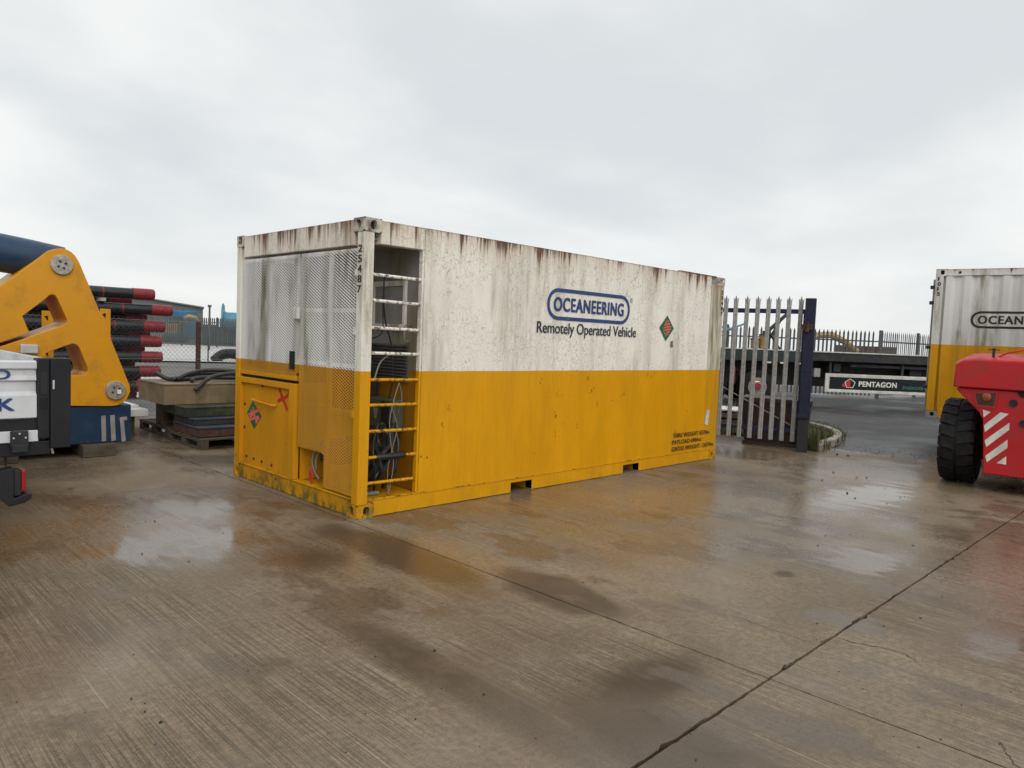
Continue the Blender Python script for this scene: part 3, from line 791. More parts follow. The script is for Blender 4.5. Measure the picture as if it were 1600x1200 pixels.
for z_ in (0.88, 1.6, 2.1): box('hinge', M_frame, rl, -0.008, 0.03, 0.092, 0.125, z_, z_ + 0.06, 0.004)
# behind the mesh
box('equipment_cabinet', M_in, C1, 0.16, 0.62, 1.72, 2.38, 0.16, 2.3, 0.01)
box('equipment_cabinet', M_greydark, C1, 0.38, 0.64, 0.66, 1.08, 0.85, 1.28, 0.01)
box('side_partition', M_door, C1, 0.06, BX - 0.003, 1.09, 1.112, 0.163, 1.10)
wire('cable', [(.12, .85, .55), (.09, .92, .40), (.10, .90, .28), (.12, .84, .2)], .010, M_cable, C1)
wire('cable', [(.14, .80, .55), (.10, .86, .42), (.10, .87, .30)], .008, M_cable, C1)
MB().prism([(0.05, .885, .32), (0.05, .915, .24), (0.05, .885, .162), (0.05, .855, .165), (.05, .86, .26)], (.012, 0, 0)).build('red_tag', M_rubberred, C1, 0.003)
box('motor', M_slate, C1, 0.2, 0.45, 0.70, 1.0, 0.34, 0.56, 0.03)

# lettering and marks on the long side
fy = -0.0012
logo = ringmesh(stadium(2.318, 3.812, 1.838, 2.184), stadium(2.358, 3.772, 1.878, 2.144), lambda a, c: (a, fy - .001, c)).build('logo_ring', M_blueink, C1, fix=False)
lettering('OCEANEERING', M_blueink, logo, lambda u, v: (2.425 + u * 1.262, fy - .001, 1.934 + v * 0.155), 0.042, 1.1)
lettering('Remotely Operated Vehicle', M_greyink, C1, lambda u, v: (2.172 + u * 1.79, fy - .001, 1.652 + v * 0.162), 0.012, 0.98)
cr = [(3.832 + .026 * math.cos(a), 2.136 + .026 * math.sin(a)) for a in [2 * math.pi * k / 16 for k in range(16)]]
ci = [(3.832 + .021 * math.cos(a), 2.136 + .021 * math.sin(a)) for a in [2 * math.pi * k / 16 for k in range(16)]]
ro = ringmesh(cr, ci, lambda a, c: (a, fy - .001, c)).build('registered_mark', M_blueink, C1, fix=False)
lettering('R', M_blueink, ro, lambda u, v: (3.823 + u * .018, fy - .001, 2.124 + v * .024))


def scribble(pts, w, fn, mat, parent, name='scribble'):
    b = MB(); P = [Vector(p) for p in pts]; L_ = []; R_ = []
    for k, q in enumerate(P):
        t = (P[min(k + 1, len(P) - 1)] - P[max(k - 1, 0)]).normalized(); nn = Vector((-t.y, t.x)) * w
        L_.append(q + nn); R_.append(q - nn)
    for k in range(len(P) - 1): b.poly([fn(*L_[k]), fn(*L_[k + 1]), fn(*R_[k + 1]), fn(*R_[k])])
    return b.build(name, mat, parent, fix=False)

dm = MB().poly([(4.463, fy - .001, 1.83), (4.625, fy - .001, 1.662), (4.802, fy - .001, 1.831), (4.634, fy - .001, 1.994)]).build('diamond_sticker', M_green, C1, solid=0.0012, fix=False)
for z_, a_ in ((1.905, .03), (1.87, .06), (1.835, .085), (1.80, .08), (1.765, .055), (1.735, .03)):
    scribble([(4.63 - a_, z_ - .01), (4.62, z_ + .012), (4.64 + a_, z_ + .018)], .008, lambda a, c, o_=z_: (a, fy - .003 - o_ * .001, c), M_spray, dm)
scribble([(4.58, 1.86), (4.62, 1.93), (4.67, 1.90), (4.60, 1.82), (4.68, 1.86), (4.61, 1.77), (4.66, 1.79)], .007, lambda a, c: (a, fy - .0058, c), M_spray, dm)
MB().box(4.745, 4.80, fy - .0012, fy, 1.585, 1.665).build('mould_patch', M('mould_patch', (0.16, 0.15, 0.085), 0.8, var=0.4, scale=20), C1)
def weight_line(body, x0, w, z, off):
    big = lettering(body, M_ink, C1, lambda u, v: (x0 + u * w, off, z + v * .060), 0.012, 1.08)
    kg = lettering('KG', M_ink, C1, lambda u, v: (x0 + w + .012 + u * .07, off, z + .006 + v * .036), 0.03)
    bm = bmesh.new(); bm.from_mesh(big.data); bm.from_mesh(kg.data); bm.to_mesh(big.data); bm.free()
    bpy.data.objects.remove(kg)
weight_line('TARE WEIGHT 5570', 4.915, .86, .372, -.0062)
weight_line('PAYLOAD 6904', 4.908, .66, .280, -.0022)
weight_line('GROSS WEIGHT 12474', 4.902, 1.0, .190, -.0062)
MB().prism([(5.755, -0.002, .725), (5.83, -0.002, .705), (5.80, -0.002, .495), (5.72, -0.002, .515)], (0, -.003, 0)).build('document_pouch', M_cream, C1)
for k, ch in enumerate('25487'):
    lettering(ch, M_ink, C1, lambda u, v, k=k: (-0.0012, .085 - u * (.062 if ch != '7' else .058), 2.30 - k * .086 + v * .064), 0.05, name='digit')
    lettering(ch, M_ink, C1, lambda u, v, k=k: (5.985 + u * .05, fy - .0005, 2.36 - k * .075 + v * .056), 0.05, name='digit')
# end-door marks
DX = 0.0325
def dd(px, py, X=DX): q = onx(px, py, X); return (X, q.y, q.z)
dz = MB().poly([dd(386, 644.5), dd(396.7, 671), dd(408.7, 650.5), dd(395, 625.5)]).build('diamond_sticker', M_green, ld, fix=False)
for a_, c_ in (((388, 648), (406, 641)), ((390, 656), (405, 651)), ((396, 636), (401, 662)), ((392, 640), (403, 659)), ((403, 640), (390, 653)), ((397, 650), (405, 655))):
    a_, c_ = dd(*a_)[1:], dd(*c_)[1:]
    scribble([a_, ((a_[0] + c_[0]) / 2 + .006, (a_[1] + c_[1]) / 2), c_], .013, lambda p, q, o_=a_[0]: (DX - .0010 - (2.2 - o_) * .004, p, q), M_spray, dz)
scribble([dd(436, 606)[1:], dd(442, 623)[1:], dd(445, 630)[1:], dd(449, 642)[1:]], .022, lambda p, q: (DX - .0007, p, q), M_redspray, ld, 'spray_cross')
scribble([dd(433.5, 627)[1:], dd(439, 624)[1:], dd(446, 621)[1:], dd(451, 616)[1:], dd(452, 611)[1:]], .020, lambda p, q: (DX - .0011, p, q), M_redspray, ld, 'spray_cross')

# ------------------------------------------------------------------ palisade gate and post
GA = Vector((8.045, -0.332)); gd = Vector((-0.365, 0.931)).normalized()
gang = math.atan2(gd.y, gd.x)


def pale_mesh(z0, z1, tip, w=0.070, d=0.009):
    prof = [(-w / 2, 0), (-w * .28, d), (0, 0.004), (w * .28, d), (w / 2, 0)]
    b = MB()
    b.v = [(px, py, z0) for px, py in prof] + [(px, py, z1) for px, py in prof]
    b.f = [(k, k + 1, 6 + k, 5 + k) for k in range(4)]
    i = len(b.v)
    zt = lambda k: z1 + (tip - z1) * k
    b.v += [(-w * .60, -0.012, zt(.75)), (-w * .36, -0.002, zt(.55)), (-w * .30, d, zt(.55)), (0, 0.014, tip), (w * .30, d, zt(.55)), (w * .60, -0.012, zt(.75)), (w * .36, -0.002, zt(.55))]
    b.f += [(5, 6, i + 1, i), (6, 7, i + 3, i + 2), (7, 8, i + 4, i + 3), (9, 8, i + 6, i + 5)]
    return b


gate = thing('palisade_gate', 'open galvanised palisade gate leaf with blue rails beside the main container', 'gate', (GA.x, GA.y, 0), gang)
# local x runs along the leaf away from the post; the camera side is local +y or -y
first = None
PITCH = 0.166
for k in range(20):
    if first is None:
        first = pale_mesh(0.14, 2.33, 2.47).build('pale', M_galv, gate, solid=0.003, fix=False); first.location = (0.07, 0.045, 0)
        o = first
    else:
        o = first.copy(); COL.objects.link(o); o.parent = gate; o.location = (0.07 + k * PITCH, 0.045, 0)
    o.rotation_euler = (0, random.uniform(-.008, .008), random.uniform(-.1, .1))
box('gate_rail', M_navy, gate, 0.021, 3.26, -0.02, 0.035, 2.19, 2.262, 0.004)
box('gate_rail', M_navy, gate, 0.021, 3.26, -0.02, 0.035, 0.28, 0.345, 0.004)
box('hanging_stile', M_navy, gate, -0.045, 0.02, -0.025, 0.04, 0.12, 2.264, 0.004)
box('meeting_stile', M_navy, gate, 3.261, 3.32, -0.025, 0.04, 0.12, 2.264, 0.004)
MB().tube([(0.0, -0.03, 0.34), (2.3, -0.03, 1.5)], 0.009, 6).build('brace_rod', M_cable, gate)
MB().tube([(0.28, 0.06, 0.02), (0.28, 0.06, 0.5)], 0.012, 6).build('drop_bolt', M_greydark, gate)

post = thing('gate_post', 'square navy blue steel gate post with rusty hinge on the concrete edge', 'post', (7.955, -0.45, 0), gang)
box('post_shaft', M_navy, post, -0.085, 0.075, -0.08, 0.08, 0.52, 2.43, 0.008)
box('post_base', M_greydark, post, -0.083, 0.073, -0.078, 0.078, -0.05, 0.52, 0.006)
hz = MB(); hz.box(-0.06, 0.10, 0.082, 0.115, 1.93, 2.02).lathe((0.02, 0.12, 1.90), (0, 0, 1), [(0, .03), (.16, .03)], 10)
hz.build('hinge', M_rustm, post, 0.004)
hz2 = MB(); hz2.box(-0.06, 0.10, 0.082, 0.11, 0.55, 0.60); hz2.build('hinge', M_navy, post, 0.004)
wire('wire_tie', [(-.09, .085, 1.30), (0, .086, 1.29), (.08, .085, 1.30)], .004, M_navy, post)

# dark brown steel skip standing behind the gate
sk = thing('steel_skip', 'dark brown steel box standing behind the palisade gate', 'skip', (GA.x + 0.36, GA.y - 0.05, 0), gang)
s_ = MB(); s_.loft([[(0.05, -0.75, 0.02), (1.02, -0.75, 0.02), (1.02, -0.02, 0.02), (0.05, -0.02, 0.02)], [(0.0, -0.85, 0.78), (1.12, -0.85, 0.78), (1.12, 0.05, 0.78), (0.0, 0.05, 0.78)]])
s_.build('skip_body', M_brown, sk, 0.01)
box('skip_rim', M_brown, sk, -0.02, 1.14, 0.051, 0.075, 0.72, 0.79, 0.004)
for xx in (0.15, 0.55, 0.95): box('stiffener', M_brown, sk, xx, xx + .05, 0.02, 0.06, 0.1, 0.719)
box('skid', M_brown, sk, 0.02, 1.05, -0.1, 0.06, 0.0, 0.06)

# boards lying beyond the gate
bd = thing('board_stack', 'low stack of dark beams with white sheet seen through the gate', 'boards', (9.3, 2.2, 0), gang)
for k in range(3): box('beam', M_timber, bd, -0.8, 1.6, -0.25 + k * .01, 0.25, 0.01 + k * .125, 0.10 + k * .125, 0.006)
box('white_sheet', M_white, bd, -0.75, 1.55, -0.6, 0.24, 0.40, 0.425, 0.004)
for x_ in (0.2, 0.6): scribble([(x_, -.4), (x_ + .15, -.05), (x_ + .3, -.4)], .03, lambda a, c: (a, c, 0.4262), M_ink, bd, 'paint_mark')

# ------------------------------------------------------------------ verge, kerb, weeds
kpts = [(8.32, -0.62), (8.75, -0.52), (9.25, -0.46), (9.8, -0.36), (10.4, -0.16), (10.95, 0.12), (11.45, 0.5), (11.85, 1.0), (12.15, 1.6), (12.35, 2.3), (12.45, 3.1), (12.5, 4.0)]
kerb = struct(bpy.data.objects.new('kerb', None)); COL.objects.link(kerb)
for a, c in zip(kpts[:-1], kpts[1:]):
    a, c = Vector(a), Vector(c); t = (c - a).normalized(); n_ = Vector((-t.y, t.x)); a2 = a + t * .006; c2 = c - t * .006
    pts = [(a2.x, a2.y, -.1), (c2.x, c2.y, -.1), (c2.x + n_.x * .13, c2.y + n_.y * .13, -.1), (a2.x + n_.x * .13, a2.y + n_.y * .13, -.1)]
    MB().prism(pts, (0, 0, .21)).build('kerb_stone', M_kerb, kerb, 0.012)
sheet('verge', [(8.3, -0.5), (8.75, -0.4), (9.25, -0.35), (9.8, -0.25), (10.4, -0.04), (10.9, .2), (11.4, .6), (11.75, 1.05), (12.05, 1.7), (12.3, 3.0), (12.4, 4.0), (9.4, 4.0), (9.0, 1.0)], 0.03, M('soil', (0.06, 0.045, 0.03), 0.9, var=0.4, scale=6, bump=0.5, bscale=20))
rg_ = random.Random(5)
def blades(b, cx, cy, z, n, hmin, hmax, spread):
    for k in range(n):
        x_, y_ = cx + rg_.gauss(0, spread), cy + rg_.gauss(0, spread); h = rg_.uniform(hmin, hmax); a = rg_.uniform(0, 6.28); lean = h * rg_.uniform(.1, .7); w = .004 + h * .012
        dx, dy = math.cos(a), math.sin(a)
        p0 = Vector((x_ - dy * w, y_ + dx * w, z)); p1 = Vector((x_ + dy * w, y_ - dx * w, z)); mid = Vector((x_ + dx * lean * .35, y_ + dy * lean * .35, z + h * .6)); tip = Vector((x_ + dx * lean, y_ + dy * lean, z + h))
        i = len(b.v); b.v += [tuple(p0), tuple(p1), tuple(mid + Vector((dy, -dx, 0)) * w * .7), tuple(mid - Vector((dy, -dx, 0)) * w * .7), tuple(tip)]
        b.f += [(i, i + 1, i + 2, i + 3), (i + 3, i + 2, i + 4)]
b = MB()
for k in range(900):
    u, v_ = rg_.random(), rg_.random()
    x_ = 8.4 + 3.6 * u; ylo = -0.45 + max(0, (x_ - 9.2)) ** 1.7 * .22; y_ = ylo + (3.6 - ylo) * v_ ** 1.4
    blades(b, x_, y_, .03, 9, .04, .14, .05)
tag(b.build('verge_grass', M_grass, None, fix=False), 'rough yellow-green grass on the verge behind the gate post', 'grass', kind='stuff')
for i_, (x_, y_, n, h, lab) in enumerate(((8.22, -0.50, 90, .45, 'tall grassy weed clump growing against the blue gate post'), (8.55, -0.53, 70, .22, 'low weed clump spilling over concrete beside the kerb end'), (9.9, 1.9, 120, .6, 'yellow-green weed clump seen through the palisade gate'))):
    b = MB(); blades(b, x_, y_, 0.0, n, h * .4, h, .07 if i_ < 2 else .16)
    tag(b.build('weed_clump', M_grass, None, fix=False), lab, 'weeds', 'weed clumps by the gate')

# ------------------------------------------------------------------ flatbed trailer
tr_rot = math.atan2(-0.709, 0.705)
TR = thing('flatbed_trailer', 'long black flatbed trailer with cream side guard parked beyond the gate', 'trailer', (17.73, 3.12, 0), tr_rot)
box('deck', M_galvfar, TR, -5.2, 8.4, 0.0, 2.5, 1.545, 1.60, 0.01)
box('deck_edge', M_cream, TR, -5.2, 8.4, -0.012, -0.001, 1.572, 1.602)
box('side_rave', M_trailer, TR, -5.2, 8.4, 0.02, 0.08, 1.32, 1.544, 0.01)
box('rope_rail', M_darkgreen, TR, -5.2, -0.6, -0.012, 0.019, 1.25, 1.52, 0.005)
for y_ in (0.75, 1.65): box('chassis_beam', M_trailer, TR, -5.0, 8.0, y_, y_ + .12, 0.9, 1.543)
box('underbody', M_trailer, TR, -5.0, 8.0, 0.88, 1.64, 0.55, 1.30)
box('sub_rail', M_greydark, TR, 0.75, 8.0, 0.14, 0.2, 1.18, 1.25)
b = MB()
for k in range(10): b.box(-4.6 + k * 1.35, -4.52 + k * 1.35, 0.081, 2.4, 1.30, 1.52)
b.build('cross_members', M_trailer, TR)
for xx in (0.12, 2.2, 4.3): box('guard_bracket', M_greydark, TR, xx, xx + .07, 0.1, 0.16, 0.80, 1.32)
box('air_tank', M_greydark, TR, 0.28, 0.5, 0.2, 0.5, 1.0, 1.28, 0.03)
box('tool_box', M_greydark, TR, 2.55, 2.9, 0.3, 0.6, 0.98, 1.24, 0.02)
gu = MB(); gu.box(0.0, 4.6, 0.03, 0.08, 0.875, 0.975).box(0.0, 4.6, 0.03, 0.08, 0.44, 0.525).box(0.0, 0.12, 0.031, 0.079, 0.525, 0.875).box(4.47, 4.6, 0.031, 0.079, 0.525, 0.875)
gu = gu.build('side_guard', M_cream, TR, 0.006)
box('guard_panel', M_panelblack, gu, 0.12, 4.47, 0.045, 0.075, 0.52, 0.88)
ty = 0.0435
lettering('PENTAGON', M_hazard, gu, lambda u, v: (0.97 + u * 1.10, ty, 0.625 + v * .155), 0.05, 1.08)
lettering('ENERGISING L', M_teal, gu, lambda u, v: (2.24 + u * .88, ty, 0.60 + v * .085), 0.02)
pa = [(0.72 + .165 * math.sin(2 * math.pi * k / 5), 0.70 + .15 * math.cos(2 * math.pi * k / 5)) for k in range(5)]
pb = [(0.72 + .140 * math.sin(2 * math.pi * k / 5), 0.70 + .125 * math.cos(2 * math.pi * k / 5)) for k in range(5)]
ringmesh(pa, pb, lambda a, c: (a, ty, c)).build('pentagon_mark', M_hazard, gu, fix=False)
MB().poly([(0.60, ty - .001, .735), (0.73, ty - .001, .80), (0.73, ty - .001, .585), (0.64, ty - .001, .60)]).build('pentagon_fill', M_rubberred, gu, fix=False)
MB().poly([(0.50, ty, .68), (0.57, ty, .72), (0.59, ty, .60), (0.52, ty, .60)]).build('red_mark', M_rubberred, gu, fix=False)


def wheel(parent, c, ax, R, w, hub_mat, rim=0.55, name='wheel', centre=None):
    o = MB().lathe(Vector(c) - Vector(ax) * w / 2, ax, [(0, R * rim), (0.0, R * .8), (w * .08, R * .95), (w * .2, R), (w * .8, R), (w * .92, R * .95), (w, R * .8), (w, R * rim)], 36).build(name, M_tyre, parent, smooth=True)
    h = MB().lathe(Vector(c) - Vector(ax) * (w / 2 + .01), ax, [(0.0, R * rim * .99), (0.05, R * rim * .85), (0.06, R * .35), (-.02, R * .3), (-.03, R * .12)], 24).build('rim', hub_mat, o, smooth=True)
    if centre: MB().lathe(Vector(c) - Vector(ax) * (w / 2 + .045), ax, [(0, R * .2), (.02, R * .24)], 10).build('hub_cap', centre, o)
    return o

for k, xx in enumerate((-1.9, -3.25, -4.6)):
    wheel(TR, (xx, 0.35, 0.5), (0, 1, 0), 0.5, 0.36, M_chrome if k == 0 else M_greydark, centre=M_flap if k == 0 else None)
    wheel(TR, (xx, 2.15, 0.5), (0, 1, 0), 0.5, 0.36, M_greydark)
lg = MB(); lg.box(-0.55, -0.40, 0.3, 0.45, 0.35, 1.3).box(-0.62, -0.33, 0.24, 0.51, 0.0, 0.05).box(-0.51, -0.44, 0.33, 0.42, 0.05, 0.36)
lg.build('landing_leg', M_greydark, TR, 0.005)
box('valve_box', M_galv, TR, -0.30, -0.12, 0.12, 0.3, 0.85, 1.1, 0.01)
for xx, w_, z0_, z1_ in ((-3.08, .12, .98, 1.24), (-2.72, .11, .55, 1.05), (-2.48, .08, .82, 0.98)): box('mud_flap', M_flap, TR, xx, xx + w_, 0.0, 0.03, z0_, z1_, 0.004)
for xx in (-3.1, -1.75, -1.35, -0.9): box('marker_plate', M_hazard, TR, xx, xx + .14, -0.022, -0.013, 1.20, 1.245)
wheel_x = 6.9
for xx in (6.6,):
    b2 = MB(); b2.box(xx, xx + .15, .3, .45, 0.0, 1.3); b2.build('landing_leg', M_greydark, TR)

# load on the trailer seen above the gate: folded loader crane, yellow bins, teal frame
qc = CAM + ray(1212, 545) * 22.2
lc = thing('loader_crane', 'dark grey folded crane boom rising behind the gate pales', 'crane', (qc.x, qc.y, 1.60), tr_rot)
MB().tube([(-.3, 0, .0), (-.32, 0, .55)], .11, 8).build('column', M_greydark, lc)
MB().tube([(-.42, 0, .40), (.30, 0, 1.10)], .055, 8).build('boom', M_greydark, lc)
MB().tube([(-.30, .1, .10), (.12, .1, .86)], .04, 8).build('lift_ram', M_greydark, lc)
MB().tube([(-.3, -.1, .55), (.1, -.1, -.0)], .035, 8).build('stay', M_greydark, lc)
for (a_, lab, mt_, h_) in ((1179, 'shorter mustard bin on the trailer behind the gate', M_exc, .27), (1192, 'taller mustard bin on the trailer beside the crane column', M_exc, .40)):
    o = thing('bin', lab, 'bin', Vector(((CAM + ray(a_, 545) * 21.8).x, (CAM + ray(a_, 545) * 21.8).y, 1.60)), tr_rot)
    MB().lathe((0, 0, .003), (0, 0, 1), [(0, .10), (.01, .12), (h_ - .03, .13), (h_, .135)], 14).build('drum', mt_, o, smooth=True)
    MB().lathe((0, 0, h_ + .003), (0, 0, 1), [(0, .14), (.03, .14), (.04, .05)], 14).build('lid', M_greydark, o)
qc = CAM + ray(1140, 545) * 22.0
tf = thing('teal_frame', 'small teal tubular frame on the trailer next to the container corner', 'frame', (qc.x, qc.y, 1.60), tr_rot)
b = MB()
for a_, c_ in (((-.3, 0, 0), (-.3, 0, .62)), ((.15, 0, 0), (.15, 0, .5)), ((-.3, 0, .62), (.15, 0, .5)), ((-.3, 0, .45), (.45, 0, .75)), ((-.6, 0, .6), (-.3, 0, .62))): b.tube([a_, c_], .03, 6)
b.build('tubes', M_reel, tf)

# ------------------------------------------------------------------ palisade fences in the distance
def pal_fence(name, label, a, c, height, mat, pitch=0.15, w=0.07, post_every=2.807, z=0.0, p0=0):
    a, c = Vector(a), Vector(c); t = (c - a); Ln = t.length
    F = thing(name, label, 'fence', (a.x, a.y, z), math.atan2(t.y, t.x), 'boundary palisade fences')
    b = MB()
    b.v = [(-w / 2, 0, .05), (0, .015, .05), (w / 2, 0, .05), (-w / 2, 0, height - .12), (0, .015, height - .12), (w / 2, 0, height - .12), (0, 0, height)]
    b.f = [(0, 1, 4, 3), (1, 2, 5, 4), (3, 4, 6), (4, 5, 6)]
    base = b.build('pale', mat, F, solid=0.004, fix=False); n = int(Ln / pitch)
    base.location = (0, -.035, 0)
    for k in range(1, n):
        o = base.copy(); COL.objects.link(o); o.parent = F; o.location = (k * pitch, -.035, 0); o.rotation_euler = (0, rg_.uniform(-.006, .006), rg_.uniform(-.15, .15))
    for zz_ in (.35, height - .42): box('rail', mat, F, 0, Ln, -.017, .017, zz_, zz_ + .05)
    for k in range(p0, int(Ln / post_every) + 1): box('fence_post', mat, F, k * post_every, k * post_every + .1, .018, .1, -.1, height + .02)
    return F

pal_fence('palisade_fence', 'grey palisade fence running behind the flatbed trailer', (16.8, 12.0), (24.74, 4.06), 2.42, M_galvfar)
pal_fence('palisade_fence', 'grey palisade fence turning away beside the lifted container', (24.86, 4.04), (34.0, 2.6), 2.42, M_galvfar, p0=1)
pal_fence('palisade_fence', 'distant dark palisade fence in front of the warehouse', (5.0, 68.3), (30.0, 43.3), 2.3, M_galvfar, 0.155, 0.105)

# ------------------------------------------------------------------ second container, carried by the forklift
c2d = Vector((0.154, -0.988)).normalized()
C2 = thing('shipping_container', 'corrugated white over yellow container raised off the asphalt behind the red forklift', 'container', (10.77, -1.42, 0.525), math.atan2(c2d.y, c2d.x))
# local x along the side, local -y is the visible face... after rotation local +y points to +X world, so face is at y=0 (towards -y)
prd, dep = 0.278, 0.034
def corr(x):
    u = ((x - 0.16) % prd) / prd
    if u < .30: return 0.0
    if u < .50: return dep * (u - .30) / .20
    if u < .80: return dep
    return dep * (1 - (u - .80) / .20)
b = MB(); xs = []
x_ = 0.16
while x_ < L - 0.16:
    for u in (0, .30, .50, .80): xs.append(x_ + u * prd)
    x_ += prd
xs = [q for q in xs if q < L - .15]
b.v = [(q, 0.012 + corr(q + 1e-6), z) for z in (0.16, H - 0.12) for q in xs]; n = len(xs)
b.f = [(k, k + 1, n + k + 1, n + k) for k in range(n - 1)]
b.build('side_panel', M_c2, C2, fix=False)
box('side_backing', M_c2, C2, 0.05, L - .05, 0.06, 0.09, 0.1, H - 0.05)
box('top_rail', M_c2, C2, 0.178, L - .178, 0.003, 0.08, H - 0.118, H - 0.004, 0.005)
box('bottom_rail', M_c2, C2, 0.178, L - .178, 0.003, 0.08, 0.0, 0.16, 0.005)
for q in (0.0, L - .12): box('corner_post', M_c2, C2, q, q + .12, 0.001, 0.12, 0.118, H - 0.118, 0.006)
box('side_panel', M_c2, C2, 0.1, L - .1, W - .06, W - .02, 0.02, H - .02)
box('end_wall', M_c2, C2, 0.02, 0.05, 0.1, W - .1, 0.02, H - .02)
box('end_wall', M_c2, C2, L - .05, L - .02, 0.1, W - .1, 0.02, H - .02)
box('roof', M_c2, C2, 0.05, L - .05, 0.06, W - .06, H - .04, H - .02)
box('underframe', M_greydark, C2, 0.06, L - .06, 0.08, W - .08, 0.02, 0.12)
for cx, sx in ((0, 1), (L, -1)):
    for cy, sy in ((0, 1), (W, -1)):
        casting(cx, cy, 0.0, sx, sy, M_grey, C2); casting(cx, cy, H - .118, sx, sy, M_c2, C2)
for y_ in (0.35, 0.8, 1.6, 2.05):
    MB().tube([(-.05, y_, .15), (-.05, y_, H - .15)], .018, 8).build('locking_bar', M_galv, C2)
for z_ in (2.25, 1.98, 1.2, 0.5):
    box('door_hinge', M_greydark, C2, -.075, 0.0, 0.03, 0.09, z_, z_ + .06, .004)


def on_corr(u0, u1, z0, z1):
    return lambda u, v: (u0 + u * (u1 - u0), 0, z0 + v * (z1 - z0))
def press(o, off=0.009):
    bm = bmesh.new(); bm.from_mesh(o.data)
    lo = min(v.co.x for v in bm.verts); hi = max(v.co.x for v in bm.verts)
    for q in xs:
        if lo < q < hi: bmesh.ops.bisect_plane(bm, geom=bm.verts[:] + bm.edges[:] + bm.faces[:], plane_co=(q, 0, 0), plane_no=(1, 0, 0))
    for v in bm.verts: v.co.y = off + corr(v.co.x) + v.co.y
    bm.to_mesh(o.data); bm.free()
lr = ringmesh(stadium(.56, 2.06, 1.58, 1.87), stadium(.598, 2.022, 1.618, 1.832), lambda a, c: (a, 0, c)).build('logo_ring', M_ink, C2, fix=False); press(lr)
lt = lettering('OCEANEERING', M_ink, lr, on_corr(.665, 1.955, 1.655, 1.795), .042, 1.1); press(lt)
for k, ch in enumerate('1015'): lettering(ch, M_ink, C2, lambda u, v, k=k: (.035 + u * .05 * (.45 if ch == '1' else 1), -.0012, 2.39 - k * .087 + v * .066), .05, name='digit')
MB().lathe((0.36, 0.003, 2.53), (0, -1, 0), [(0, .022), (.012, .018)], 10).build('bolt', M_hole, C2)

# ------------------------------------------------------------------ red forklift
FK = thing('forklift', 'red heavy forklift with white hazard stripes on its counterweight', 'forklift', (6.75, -3.9, 0))
def fk(px, py, X=6.75):
    q = onx(px, py, X); return (q.y + 3.9, q.z)
hw_ = 1.10      # half width at the counterweight hood
def sym(pts): return pts + [(-a, c) for a, c in reversed(pts)]
up_prof = sym([(hw_, 1.242), (hw_ - .01, 1.55), (hw_ - .09, 1.60), (hw_ - .2, 1.615)])
cw = MB(); rings = []
for xx, sc_y, dz_ in ((-0.05, 0.985, -0.03), (0.02, 1.0, 0.0), (0.45, 1.0, 0.055), (1.5, .98, 0.06)):
    rings.append([(xx, a * sc_y, c + (dz_ if c > 1.3 else 0)) for a, c in up_prof])
cw.loft(rings); hood = cw.build('counterweight_hood', M_red, FK, 0.015, smooth=True)
lo_prof = sym([(.72, .22), (.715, .30), (.755, .86), (.80, .95), (1.05, 1.20), (1.06, 1.236)])
lw = MB(); lw.loft([[(0.0, a, c) for a, c in lo_prof], [(0.5, a, c) for a, c in lo_prof], [(1.5, a, c) for a, c in lo_prof]])
body = lw.build('counterweight', M_red, FK, 0.012)


def decal(pts, mat, name, parent, X=6.748, th=.004):
    P = [fk(px, py, X) for px, py in pts]
    return MB().prism([(-.0025, a, c) for a, c in P], (-th, 0, 0)).build(name, mat, parent)
z8 = lambda x, y: (1480 + x / 5, 530 + y / 5)
for pts in ([(280, 550), (340, 570), (285, 610)], [(288, 672), (415, 572), (482, 584), (294, 726)], [(292, 790), (487, 652), (485, 708), (306, 842)], [(297, 912), (472, 785), (470, 850), (310, 960)], [(385, 968), (462, 915), (460, 980)]):
    decal([z8(*p) for p in pts], M_hazard, 'hazard_stripe', body)
decal([z8(205, 410), z8(400, 405), z8(382, 545), z8(228, 528)], M_red, 'lamp_surround', body, th=.012)
decal([z8(222, 424), z8(385, 420), z8(368, 525), z8(240, 512)], M_brown, 'lamp_recess', body, th=.0135)
a_, c_ = fk(*z8(312, 452))
MB().lathe((-.014, a_, c_), (-1, 0, 0), [(0, .05), (.02, .05), (.03, .035)], 14).build('rear_lamp', M_amber, body, smooth=True)
for px, py in ((517, 500), (597, 660)):
    a_, c_ = fk(*z8(px, py))
    MB().lathe((-.003, a_, c_), (-1, 0, 0), [(0, .045), (.012, .042), (.012, .025), (.003, .02)], 16).build('lifting_socket', M_black, body, smooth=True)
a_, c_ = fk(*z8(590, 425))
MB().lathe((-.003, a_ - .02, c_ + .02), (-1, 0, 0), [(0, .07), (.006, .07)], 18).build('exhaust_port', M_hole, body)
a_, c_ = fk(*z8(343, 170))
pin = MB(); pin.lathe((0.10, a_, 1.60), (0, 0, 1), [(0, .03), (.02, .03), (.021, .016), (.11, .016), (.115, .022), (.13, .022)], 12).tube([(0.10, a_ + .06, 1.715), (0.10, a_ - .06, 1.71)], .006, 6)
pin.build('drawbar_pin', M_black, FK)
MB().tube([(0.12, a_ - .05, 1.63), (0.14, a_ - .13, 1.68), (0.2, a_ - .28, 1.72), (0.3, a_ - .42, 1.73)], .012, 6).build('bonnet_handle', M_red, FK, smooth=True)


